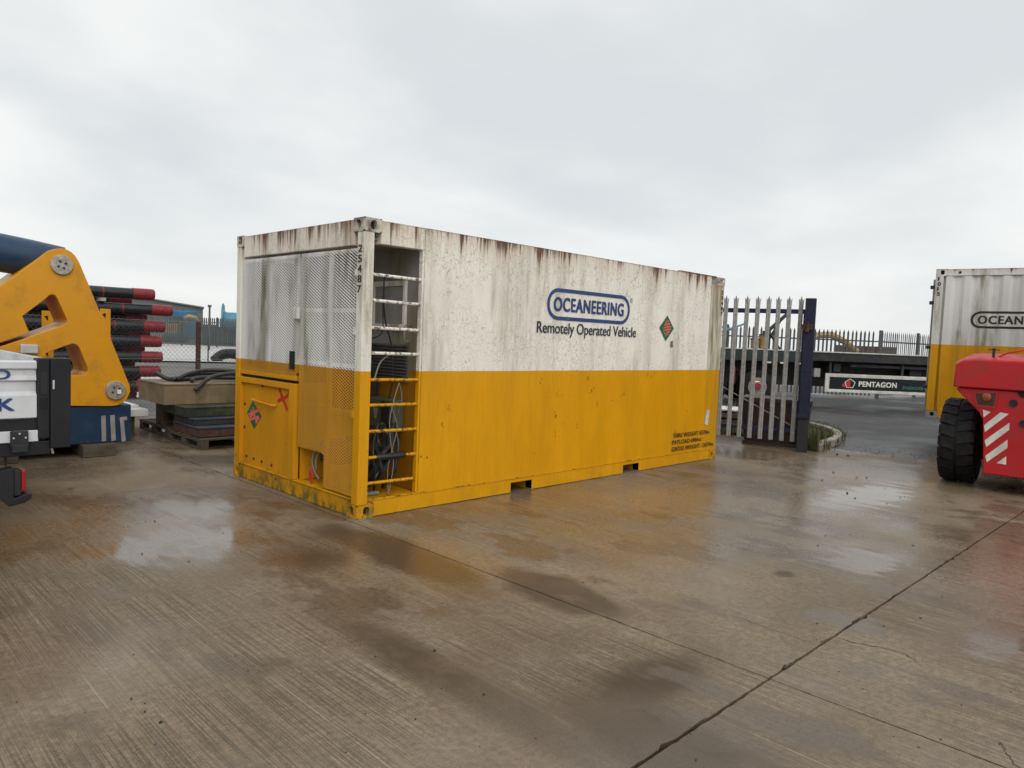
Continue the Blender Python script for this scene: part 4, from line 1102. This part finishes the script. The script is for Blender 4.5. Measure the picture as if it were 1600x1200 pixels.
def lug_tyre(parent, c, R, w, steer=0.0):
    """solid industrial tyre with shoulder lugs; axis along local y"""
    root = bpy.data.objects.new('wheel', None); COL.objects.link(root); root.parent = parent; root.location = c; root.rotation_euler = (0, 0, steer)
    MB().lathe((0, -w / 2, 0), (0, 1, 0), [(0, R * .55), (.005, R * .80), (w * .10, R * .93), (w * .22, R * .965), (w * .78, R * .965), (w * .90, R * .93), (w - .005, R * .80), (w, R * .55)], 44).build('tyre', M_tyre, root, smooth=True)
    b = MB(); n = 22
    for side in (-1, 1):
        for k in range(n):
            a0 = 2 * math.pi * (k + (.5 if side > 0 else 0)) / n; a1 = a0 + 2 * math.pi / n * .80
            def P(a, y_, r): return (r * math.cos(a), y_, r * math.sin(a))
            ye = side * w * .485; yi = side * w * .04; sk_ = 2 * math.pi / n * .25
            for (y0_, y1_, r0_, r1_) in ((ye, ye * .80, R * .955, R), (ye * .80, yi, R, R)):
                o0 = 0 if y0_ == ye else sk_ * .0; o1 = sk_ if y1_ == yi else 0
                q = [P(a0 + o0, y0_, r0_), P(a1 + o0, y0_, r0_), P(a1 + o1, y1_, r1_), P(a0 + o1, y1_, r1_)]
                qi = [P(a0 + o0, y0_, R * .90), P(a1 + o0, y0_, R * .90), P(a1 + o1, y1_, R * .93), P(a0 + o1, y1_, R * .93)]
                b.loft([qi, q])
    b.build('tread', M_tyre, root)
    MB().lathe((0, -w * .3, 0), (0, 1, 0), [(0, .02), (0, R * .54), (w * .6, R * .54), (w * .6, .02)], 24).build('rim', M_greydark, root, smooth=True)
    return root

lug_tyre(FK, (0.60, 1.10, 0.538), 0.538, 0.40, 0.10)
lug_tyre(FK, (0.60, -1.13, 0.545), 0.545, 0.44, 0.10)
for y_ in (1.05, -1.05): lug_tyre(FK, (2.9, y_, 0.62), 0.62, 0.5)
MB().tube([(0.6, -1.0, .55), (0.6, 1.0, .55)], .09, 10).build('steer_axle', M_greydark, FK)
box('chassis', M_red, FK, 1.5, 3.3, -.72, .72, .35, 1.25, .02)
box('engine_cover', M_red, FK, 1.5, 2.2, -.75, .75, 1.25, 1.62, .03)
cb = box('cab', M_greydark, FK, 1.9, 3.0, -.52, .52, 1.62, 1.9, .02)
for xx in (1.92, 2.92):
    for y_ in (-.50, .42): box('pillar', M_black, cb, xx, xx + .08, y_, y_ + .08, 1.9, 2.9)
box('cab_roof', M_black, cb, 1.88, 3.05, -.54, .54, 2.9, 2.98, .02)
ms = MB()
for y_ in (-.72, .52): ms.box(3.40, 3.62, y_, y_ + .2, .15, 3.35)
ms.box(3.42, 3.6, -.52, .52, 3.15, 3.3).box(3.42, 3.6, -.52, .52, .5, .65)
ms.build('mast', M_greydark, FK, .005)
box('carriage', M_greydark, FK, 3.63, 3.75, -1.0, 1.0, .56, 1.2)
for y_ in (-.8, .6): box('fork', M_greydark, FK, 3.75, 6.2, y_, y_ + .2, .45, .522)

# ------------------------------------------------------------------ blue and yellow machine at the left
PY0, PY1 = 4.36, 4.98
MC = thing('lifting_machine', 'blue based machine with thick yellow linkage plate and two steel pins', 'machine')
outer = [(-70, 634), (-70, 500), (0, 447), (78, 391), (86, 388.8), (95, 388), (104, 389.5), (112, 394), (118, 400), (124, 410), (140, 448), (172, 527), (203, 603), (203.5, 612), (200, 621), (194, 628), (185, 633), (175, 634.5)]
hole1 = [(35, 494), (71.7, 466.7), (77, 461.5), (82, 459.8), (87, 462), (90, 467), (105, 500), (104.5, 504.5), (100, 508), (46, 526.5), (-30, 552), (-30, 546), (46, 520)]
hole2 = [(72, 552), (102, 540.5), (113, 537), (119, 538), (124, 543), (137, 575), (137, 581), (134, 585), (129, 586.3), (60, 588)]
def px_xz(l): return [(q.x, q.z) for q in (ony(a, c, PY0) for a, c in l)]


def plate_with_holes(name, outer, holes, y0, y1, mat, parent, bevel):
    bm = bmesh.new(); loops = []
    for lp in [outer] + holes:
        vs = [bm.verts.new((x, y0, z)) for x, z in lp]
        loops.append([bm.edges.new((vs[k], vs[(k + 1) % len(vs)])) for k in range(len(vs))])
    bmesh.ops.triangle_fill(bm, use_beauty=True, use_dissolve=False, edges=[e for l in loops for e in l])
    bmesh.ops.recalc_face_normals(bm, faces=bm.faces)
    bmesh.ops.dissolve_limit(bm, angle_limit=0.01, verts=bm.verts, edges=bm.edges)
    r = bmesh.ops.extrude_face_region(bm, geom=bm.faces[:])
    for v in [q for q in r['geom'] if isinstance(q, bmesh.types.BMVert)]: v.co.y = y1
    bmesh.ops.recalc_face_normals(bm, faces=bm.faces)
    me = bpy.data.meshes.new(name); bm.to_mesh(me); bm.free()
    return link(name, me, mat, parent, bevel)

plate_with_holes('linkage_plate', px_xz(outer), [px_xz(hole1), px_xz(hole2)], PY0, PY1, M_plateyel, MC, 0.006)
for px, py in ((96, 414), (180, 610)):
    q = ony(px, py, PY0)
    o = MB().lathe((q.x, PY0 + .02, q.z), (0, -1, 0), [(0, .115), (.045, .115), (.055, .107), (.056, .06), (.05, .055)], 28).build('pin', M_steel, MC, smooth=True)
    for k in range(4):
        a = k * math.pi / 2 + .5
        MB().lathe((q.x + .04 * math.cos(a), PY0 - .028, q.z + .04 * math.sin(a)), (0, -1, 0), [(0, .014), (.012, .012)], 6).build('bolt', M_greydark, o)
q = ony(184, 611, PY0); box('paper_tag', M_white, MC, q.x - .02, q.x + .025, PY0 - .05, PY0 - .046, q.z - .03, q.z + .02)
p1 = ony(96, 412, 4.67); p0 = ony(-160, 366, 4.67)
MB().tube([p1, p1.lerp(p0, .25), p0], [.20, .215, .23], 24).build('ram_tube', M_tubeblue, MC, smooth=True)
box('base_block', M_machblue, MC, -2.1, -0.437, 4.40, 6.1, 0.15, 0.61, 0.012)
for l in ([(158, 650), (165, 649), (166, 689), (159, 690)], [(172, 649), (179, 648), (181, 688), (174, 689)], [(187, 652), (198, 650.5), (199, 656), (193.5, 657), (196.5, 689), (190, 690)]):
    MB().prism([ony(a, c, 4.397) for a, c in l], (0, -.0025, 0)).build('tape_mark', M_tape, MC)
q = ony(45, 545, PY0); box('grease_block', M_alu, MC, q.x - .09, q.x + .08, PY0 - .06, PY0 - .001, q.z - .05, q.z + .05, .01)
for i_, (x0, lab) in enumerate(((-1.0, 'short timber baulk under the right end of the blue machine base'), (-2.0, 'short timber baulk under the left end of the blue machine base'))):
    tag(box('timber_baulk', M_timber, None, x0, x0 + .36, 4.28, 5.9, 0.002, 0.149, .008), lab, 'timber', 'timber baulks under the machine')
for x_, z_, lab in ((-0.136, 1.81, 'yellow perforated stanchion just right of the linkage plate'), (-0.865, 1.74, 'yellow perforated stanchion seen through the upper plate opening')):
    s_ = thing('stanchion', lab, 'post', (x_, 6.5, 0), 0, 'yellow stanchions by the pipes')
    bx_ = MB(); bx_.box(-.075, .06, 0, .008, 0, z_).box(.06, .068, 0, .12, 0, z_)
    bx_.build('channel', M_plateyel, s_, .003)
    for k in range(3): MB().prism([(-.045, -.002, z_ - .08 - k * .25), (.0, -.002, z_ - .06 - k * .25), (.0, -.002, z_ - .14 - k * .25)], (0, -.002, 0)).build('slot', M_hole, s_)
    box('foot_plate', M_plateyel, s_, -.15, .14, -.1, .2, 0, .012)

# ------------------------------------------------------------------ white dropside truck
TX, TY = -2.24, -0.20
TK = thing('dropside_truck', 'white dropside truck bed corner with charcoal corner post and tail lamp', 'truck')
tb = MB()      # ribbed tailboard, profile in (y, z)
prof = [(TY + .01, 1.372), (TY - .012, 1.365), (TY - .012, 1.325), (TY + .004, 1.318), (TY + .004, 1.285), (TY - .004, 1.255), (TY + .012, 1.245), (TY + .012, 1.185), (TY - .010, 1.165), (TY - .010, 1.03), (TY + .035, 1.022), (TY + .035, 1.372)]
tb.loft([[(-4.32, y_, z_) for y_, z_ in prof], [(TX - .172, y_, z_) for y_, z_ in prof]])
tb = tb.build('tailboard', M_truckwhite, TK, .003)
lettering('D', M_blueink, tb, lambda u, v: (-2.62 + u * .075, TY - .0055, 1.262 + v * .058), .03)
lettering('K', M_blueink, tb, lambda u, v: (-2.61 + u * .085, TY - .0115, 1.075 + v * .075), .05)
cp = MB(); cp.box(TX - .17, TX - .105, TY - .014, TY + .09, .90, 1.387).box(TX - .103, TX + .006, TY - .022, TY + .10, .838, 1.388)
cp = cp.build('corner_post', M_plastic, TK, .006)
box('handle_recess', M_black, cp, TX - .155, TX - .118, TY - .0165, TY - .0141, 1.17, 1.30, .001)
box('handle_recess', M_hole, cp, TX - .155, TX - .118, TY - .0165, TY - .0141, 1.085, 1.15, .001)
box('latch', M_alu, cp, TX - .093, TX - .083, TY - .026, TY - .0221, 1.20, 1.255, .002)
box('latch', M_hole, cp, TX - .10, TX - .085, TY - .0245, TY - .0221, 1.268, 1.285)
sp = MB(); sp.box(TX - .03, TX + .004, TY + .11, 3.4, 1.02, 1.362); sp.build('side_board', M_alu, TK, .006)
box('side_board', M_truckwhite, TK, -4.32, -4.29, TY + .05, 3.4, 1.02, 1.37, .006)
box('headboard', M_truckwhite, TK, -4.32, TX, 3.4, 3.45, 1.0, 1.9, .006)
box('bed_floor', M_alu, TK, -4.32, TX - .01, TY + .05, 3.4, .96, 1.01)
box('hinge_channel', M_plastic, TK, -4.32, TX - .17, TY + .004, TY + .10, .956, 1.019)
rb = box('rear_bar', M_truckwhite, TK, -4.32, TX - .165, TY - .012, TY + .06, .885, .953, .004)
hb = MB(); hb.box(-2.55, -2.46, TY - .035, TY - .0125, .86, .955).box(-2.545, -2.465, TY - .05, TY - .013, .83, .875)
hb = hb.build('tailboard_hinge', M_greydark, TK, .004)
for x_, z_ in ((-2.535, .915), (-2.475, .915), (-2.505, .94)): MB().lathe((x_, TY - .035, z_), (0, -1, 0), [(0, .006), (.005, .005)], 6).build('bolt', M_alu, hb)
box('rear_crossmember', M_plastic, TK, -4.3, TX - .10, TY + .0, TY + .12, .80, .884, .006)
for x_ in (-3.75, -2.95): box('chassis_rail', M_greydark, TK, x_, x_ + .09, TY + .12, 5.6, .58, .80)
br = MB(); br.prism([(-2.60, TY - .02, .72), (-2.53, TY - .02, .735), (-2.53, TY - .02, .55), (-2.465, TY - .02, .575), (-2.44, TY - .02, .57), (-2.44, TY - .02, .545), (-2.475, TY - .02, .52), (-2.555, TY - .02, .505), (-2.60, TY - .02, .56), (-2.72, TY - .02, .62), (-2.72, TY - .02, .72)], (0, .10, 0))
br = br.build('lamp_bracket', M_plastic, TK, .005)
box('tail_lamp', M_redlens, br, -2.492, -2.468, TY - .015, TY + .07, .59, .715, .006)
box('lamp_body', M_black, br, -2.529, -2.493, TY - .01, TY + .07, .565, .72, .004)
MB().tube([(-2.56, TY + .05, .74), (-2.56, TY + .05, .82)], .008, 6).build('bracket_rod', M_greydark, TK)
MB().tube([(TX - .08, TY + .03, .80), (TX - .09, TY + .02, .835)], .008, 6).build('drop_hook', M_alu, TK)
for y_ in (0.95, 4.6):
    wheel(TK, (-2.62, y_, .34), (-1, 0, 0), .34, .22, M_greydark); wheel(TK, (-4.0, y_, .34), (1, 0, 0), .34, .22, M_greydark)
kb = MB(); kb.loft([[(-4.3, 3.6, .6), (-2.3, 3.6, .6), (-2.3, 5.6, .6), (-4.3, 5.6, .6)], [(-4.3, 3.6, 1.3), (-2.3, 3.6, 1.3), (-2.3, 5.6, 1.2), (-4.3, 5.6, 1.2)], [(-4.15, 3.65, 2.1), (-2.45, 3.65, 2.1), (-2.45, 4.9, 2.1), (-4.15, 4.9, 2.1)]])
kb.build('cab', M_truckwhite, TK, .05)

# ------------------------------------------------------------------ pallets, boxes and hoses
def pallet(loc, label):
    P = thing('pallet', label, 'pallet', loc, 0, 'timber pallets')
    Lx, Ly = 1.2, 1.2
    for k in range(7): box('deck_board', M_timber, P, 0, Lx, k * (Ly - .1) / 6, k * (Ly - .1) / 6 + .1, .122, .144, .003)
    for x_ in (0, .55, 1.1):
        for y_ in (0, .54, 1.06): box('block', M_timber, P, x_, x_ + .1, y_ + .003, y_ + .14, .022, .099, .004)
        box('stringer', M_timber, P, x_, x_ + .1, 0.002, Ly - .002, .10, .121, .003); box('skid_board', M_timber, P, x_, x_ + .1, 0.002, Ly - .002, 0.001, .021, .003)
    return P
pallet((.34, 4.17, 0), 'timber pallet nearest the container, under the stacked boxes')
pallet((.40, 5.48, 0), 'empty-ended timber pallet further back towards the fence')


def shallow_box(name, label, mat, x0, x1, y0, y1, z0, z1, lipmat=None):
    T = thing(name, label, 'box', (x0, y0, z0))
    a, c, h = x1 - x0, y1 - y0, z1 - z0
    box('box_body', mat, T, 0, a, 0, c, 0.001, h - .022, .006)
    l = MB(); l.box(-.008, a + .008, -.008, c + .008, h - .021, h)
    l.build('lid', lipmat or mat, T, .004)
    for k in range(3): box('strap', lipmat or mat, T, a * (.2 + .3 * k), a * (.2 + .3 * k) + .03, -.006, -.0005, .01, h - .022)
    return T
shallow_box('flat_crate', 'rust brown flat crate lying lowest on the near pallet', M_rustbox, .36, 1.7, 4.30, 5.2, .146, .275, M_slate)
shallow_box('flat_crate', 'slate blue flat crate in the middle of the stack', M_slate, .40, 1.7, 4.55, 5.3, .277, .365)
shallow_box('flat_crate', 'mouldy dark green crate directly under the tan box', M_dkgreen, .36, 1.9, 4.75, 5.6, .367, .505)
tb_ = shallow_box('tan_box', 'large stained tan box on top of the stack with hoses on it', M_tan, .21, 2.4, 5.12, 6.15, .507, .80, M_tan)
sb_ = tag(box('timber_block', M_timber, None, .42, .60, 5.75, 6.05, .146, .5055, .006), 'timber block propping the back of the tan box', 'timber')
wb = thing('white_boards', 'two white boards lying flat behind the blue machine', 'boards', (-.55, 5.75, 0))
box('board', M_white, wb, 0, .72, 0.25, 1.3, .40, .43, .004); box('board', M_white, wb, .02, .75, -.05, 1.2, .30, .398, .004)
for x_ in (.1, .5): box('bearer', M_timber, wb, x_, x_ + .1, .05, 1.1, 0, .299)
z_ = .80
hose_pts = [
    ([(.62, 5.22, z_ + .03), (.72, 5.40, z_ + .05), (1.0, 5.5, z_ + .06), (1.4, 5.45, z_ + .05), (1.9, 5.5, z_ + .05)], .030, 'thick black hose nearest the front of the tan box lid'),
    ([(.30, 5.7, z_ + .12), (.42, 5.6, z_ + .04), (.6, 5.62, z_ + .05), (.9, 5.75, z_ + .10), (1.4, 5.7, z_ + .10), (2.1, 5.6, z_ + .07)], .030, 'thick black hose rising at the left end of the tan box'),
    ([(.45, 5.5, z_ + .03), (.7, 5.62, z_ + .03), (1.1, 5.85, z_ + .04), (1.6, 5.8, z_ + .06), (2.2, 5.9, z_ + .04)], .028, 'middle black hose lying along the tan box lid'),
    ([(.8, 5.95, z_ + .03), (1.2, 5.98, z_ + .05), (1.7, 5.95, z_ + .10), (2.2, 5.75, z_ + .12)], .028, 'rearmost black hose on the tan box lid')]
for pts, r, lab in hose_pts:
    tag(wire('black_hose', pts, r, M_hose, None, 10), lab, 'hose', 'hoses on the tan box')
hp = [(1.9, 5.35, .90), (1.3, 5.30, .93), (.95, 5.2, .90), (.78, 5.13, .84), (.66, 5.07, .76), (.60, 5.05, .71)]
tag(wire('black_hose', hp, .030, M_hose, None, 10), 'cut black hose end hanging over the front edge of the tan box', 'hose', 'hoses on the tan box')
hp = [(.50, 5.45, .84), (.7, 5.5, .92), (1.0, 5.6, .96), (1.5, 5.5, .95), (2.1, 5.4, .92)]
tag(wire('black_hose', hp, .030, M_hose, None, 10), 'uppermost black hose arching over the others on the tan box', 'hose', 'hoses on the tan box')

# ------------------------------------------------------------------ chain-link fence
CF = thing('chain_link_fence', 'chain-link fence with rusty posts in front of the pipe stack', 'fence', (0, 8.3, 0))
b = MB(); hh, cell, r = 1.66, 0.078, 0.0019
def wire_line(a, c):
    a, c = Vector(a), Vector(c); t = (c - a).normalized(); n1_ = t.cross(Vector((0, 1, 0))).normalized() * r; n2_ = Vector((0, r, 0))
    b.loft([[a + n1_, a + n2_, a - n1_, a - n2_], [c + n1_, c + n2_, c - n1_, c - n2_]], False)
x_ = -9.0 - hh
while x_ < 8:
    wire_line((x_, 0, .05), (x_ + hh * .95, 0, .05 + hh)); wire_line((x_ + hh * .95, .004, .05), (x_, .004, .05 + hh)); x_ += cell
stuff(b.build('chain_link_mesh', M_galvfar, CF, fix=False))
for x_, mt_ in ((1.95, M_rustm), (-1.1, M_rustm), (-4.1, M_rustm), (5.0, M_rustm)):
    box('fence_post', mt_, CF, x_ - .035, x_ + .035, .02, .09, -.1, 1.70, .004)
for z_ in (.3, 1.0, 1.68): MB().tube([(-9, .012, z_), (8, .012, z_)], .003, 5).build('line_wire', M_galv, CF)

# ------------------------------------------------------------------ pipe stack
ends = [1.923, 2.281, 2.131, 2.07, 2.086, 2.05, 2.0]
zs = [2.208, 1.90, 1.559, 1.252, .932, .638, .33]
ordn = ['top', 'second', 'third', 'fourth', 'fifth', 'sixth', 'bottom']
for row in range(3):
    for k, (e, z_) in enumerate(zip(ends, zs)):
        yy = 10.6 + row * .31; ee = e + (0 if row == 0 else random.uniform(-.55, -.1)); zc = z_ - (.155 if row == 1 else 0)
        if row == 2 and k == 0: continue
        P = thing('drill_pipe', 'black pipe with red end cap, %s of the %s column of the stack' % (ordn[k], ['front', 'middle', 'rear'][row]), 'pipe', (ee, yy, zc), 0, 'stacked black pipes')
        MB().lathe((-11.5, 0, 0), (1, 0, 0), [(0, .108), (11.5 - .42, .108)], 18).build('pipe_body', M_pipe, P, smooth=True)
        cap_ = MB().lathe((-.42, 0, 0), (1, 0, 0), [(0, .109), (.004, .117), (.06, .117), (.10, .117), (.395, .117), (.418, .108), (.42, .09), (.36, .085)], 20).build('end_cap', M_pipered, P, smooth=True)
        for t in (.14, .20, .26, .32): MB().lathe((-.42 + t, 0, 0), (1, 0, 0), [(0, .1172), (.004, .1205), (.022, .1205), (.026, .1172)], 18).build('ridge', M_pipered, cap_, smooth=True)
        MB().lathe((-.98, 0, 0), (1, 0, 0), [(0, .1084), (.0, .1096), (.035, .1096), (.035, .1084)], 18).build('red_band', M_pipered, P)
for k, (z_, lo) in enumerate(zip(zs, zs[1:] + [.222 - .1])):
    for x_, side in ((.9, 'right'), (-4.5, 'left')):
        zb = lo + .1215 if k < 6 else 0.0; zt = z_ - .1215
        tag(box('dunnage_batten', M_dunnage, None, x_, x_ + .1, 10.47, 10.73, zb, zt, .004), 'pale timber batten under the %s pipe layer, %s end' % (ordn[k], side), 'batten', 'battens between pipe layers')

# ------------------------------------------------------------------ far things at the left
q = CAM + ray(317, 500) * 150
WH = thing('warehouse', 'grey warehouse with shallow pitched gable beyond the distant fence', 'building', (q.x, q.y, 0), math.atan2(.705, -.707))
r_ = ray(300, 500); dv = Vector((r_.x, r_.y, 0)).normalized() * 40
dv = Vector((dv.x * math.cos(-WH.rotation_euler.z) - dv.y * math.sin(-WH.rotation_euler.z), dv.x * math.sin(-WH.rotation_euler.z) + dv.y * math.cos(-WH.rotation_euler.z), 0))
MB().prism([(0, 0, -1), (29, 0, -1), (29, 0, 5.2), (14.5, 0, 7.0), (0, 0, 5.2)], dv).build('wall', M_farwall, WH)
sg = -1 if dv.y > 0 else 1
for sx in (0, 1):
    xa, xb = (-.5, 14.5) if sx == 0 else (29.5, 14.5)
    MB().prism([(xa, sg * .6, 5.22), (xb, sg * .6, 7.05), (xb, sg * .6, 7.3), (xa, sg * .6, 5.47)], dv).build('roof', M_farroof, WH)
for k in range(9): box('cladding_rib', M_farwall, WH, 1 + k * 3.2, 1.15 + k * 3.2, sg * .08, sg * .005, -1, 5.1)
box('roller_door', M_farblue, WH, 3.2, 8.0, sg * .1, sg * .01, -1, 3.6); box('roller_door', M_fardark, WH, 15, 20, sg * .1, sg * .01, -1, 3.6)

RL = thing('cable_reel', 'big teal cable reel standing behind the distant fence', 'reel', (*(CAM + ray(347, 490) * 74).xy, 1.98), math.atan2(-.45, .9))
for x_ in (0, 2.6): MB().lathe((x_, 0, 0), (1, 0, 0), [(0, .3), (0, 1.9), (.06, 1.98), (.14, 1.98), (.22, 1.8), (.22, .3)], 36).build('flange', M_reel, RL, smooth=True)
MB().lathe((.2, 0, 0), (1, 0, 0), [(0, 1.25), (.25, 1.1), (2.2, 1.1), (2.4, 1.25)], 30).build('drum', M_reel, RL, smooth=True)
for y_ in (-.9, .9): box('chock', M_fardark, RL, 0, 2.8, y_ - .2, y_ + .2, -1.98, -1.6)

q = CAM + ray(296, 520) * 72
EX = thing('excavator', 'pale yellow excavator with arched boom behind the distant fence', 'excavator', (q.x, q.y, 0), math.atan2(-.705, .707))
b = MB(); arc = [(-1.35, 0, .9), (-1.0, 0, 1.6), (-.5, 0, 2.15), (0, 0, 2.4), (.55, 0, 2.3), (.95, 0, 1.95), (1.1, 0, 1.5)]
b.tube(arc, [.2, .26, .3, .3, .26, .2, .16], 8); b.build('boom', M_exc, EX, smooth=True)
box('body', M_exc, EX, -2.1, -.9, -.8, .8, .7, 1.7, .08); box('cab', M_fardark, EX, -1.6, -.9, -.8, .1, 1.7, 2.4, .05)
for y_ in (-1, .6): box('track', M_fardark, EX, -2.3, -.5, y_, y_ + .45, -.1, .6, .2)
MB().tube([(1.1, 0, 1.5), (.9, 0, 1.0), (.7, 0, .6)], [.2, .3, .1], 8).build('bucket', M_fardark, EX)

q = CAM + ray(284, 505) * 90
tag(box('blue_tank', M_farblue, None, q.x - 1.8, q.x + 1.3, q.y - 1.2, q.y + 1.2, -.1, 3.3, .1), 'blue tank container in front of the warehouse wall', 'tank')
rj = random.Random(21)
for k in range(7):
    q = CAM + ray(326 + k * 9, 520) * (66 + rj.uniform(0, 8)); hgt = rj.uniform(1.0, 2.1)
    T = thing('yard_crate', '%s piece of dark yard clutter right of the excavator, counting from the left' % ['first', 'second', 'third', 'fourth', 'fifth', 'sixth', 'seventh'][k], 'crate', (q.x, q.y, -.1), rj.uniform(0, 1.5), 'clutter behind the distant fence')
    box('crate_body', [M_fardark, M_farwall, M_slate][k % 3], T, -.5, .6, -.5, .5, 0, hgt, .03); box('crate_lid', M_fardark, T, -.55, .65, -.55, .55, hgt + .001, hgt + .08)
q = CAM + ray(327, 520) * 50
PL = thing('lamp_pole', 'thin grey pole standing above the distant fence', 'pole', (q.x, q.y, 0))
MB().tube([(0, 0, -.1), (0, 0, 2.9)], .07, 8).build('shaft', M_galvfar, PL); box('head', M_fardark, PL, -.1, .1, -.08, .08, 2.9, 3.05)
q = onz(325, 565)
tag(MB().tube([(q.x, q.y, -.1), (q.x, q.y, 1.15)], .03, 6).build('marker_stake', M_fardark, None), 'thin dark stake on the pale hardstanding', 'stake')
q = onz(362, 563)
SC = thing('scrap_heap', 'small black heap of hose on the gravel beside the container edge', 'heap', (q.x, q.y, -.1))
wire('coil', [(-.9, 0, .15), (-.4, .2, .45), (.1, -.1, .5), (.5, .2, .35), (1.0, 0, .3), (1.6, .1, .1)], .16, M_black, SC, 8); wire('coil', [(-.6, .3, .1), (0, .4, .3), (.8, .3, .2)], .14, M_black, SC, 8)

# far things at the right
q = CAM + ray(1298, 530) * 38
EB = thing('excavator', 'olive yellow excavator boom showing behind the right-hand palisade fence', 'excavator', (q.x, q.y, 0), math.atan2(-.705, .707))
MB().tube([(-1.4, 0, 1.9), (-.7, 0, 2.4), (0, 0, 2.45), (.8, 0, 2.1), (1.5, 0, 1.6)], [.14, .17, .18, .16, .12], 8).build('boom', M_exc, EB, smooth=True)
box('body', M_exc, EB, -2.6, -1.0, .2, 1.8, .3, 1.45, .08)
for y_ in (-1, .6): box('track', M_fardark, EB, -2.8, -.9, y_, y_ + .45, -.1, .6, .2)
q = CAM + ray(1352, 545) * 45
WL = thing('low_wall', 'low brown block wall far behind the right-hand fence', 'wall', (q.x, q.y, 0), math.atan2(-.705, .707))
for k in range(6): box('block_panel', M_rustbox, WL, -1.8 + k * .62, -1.2 + k * .62, 0, .2, -.1, 2.0, .02)
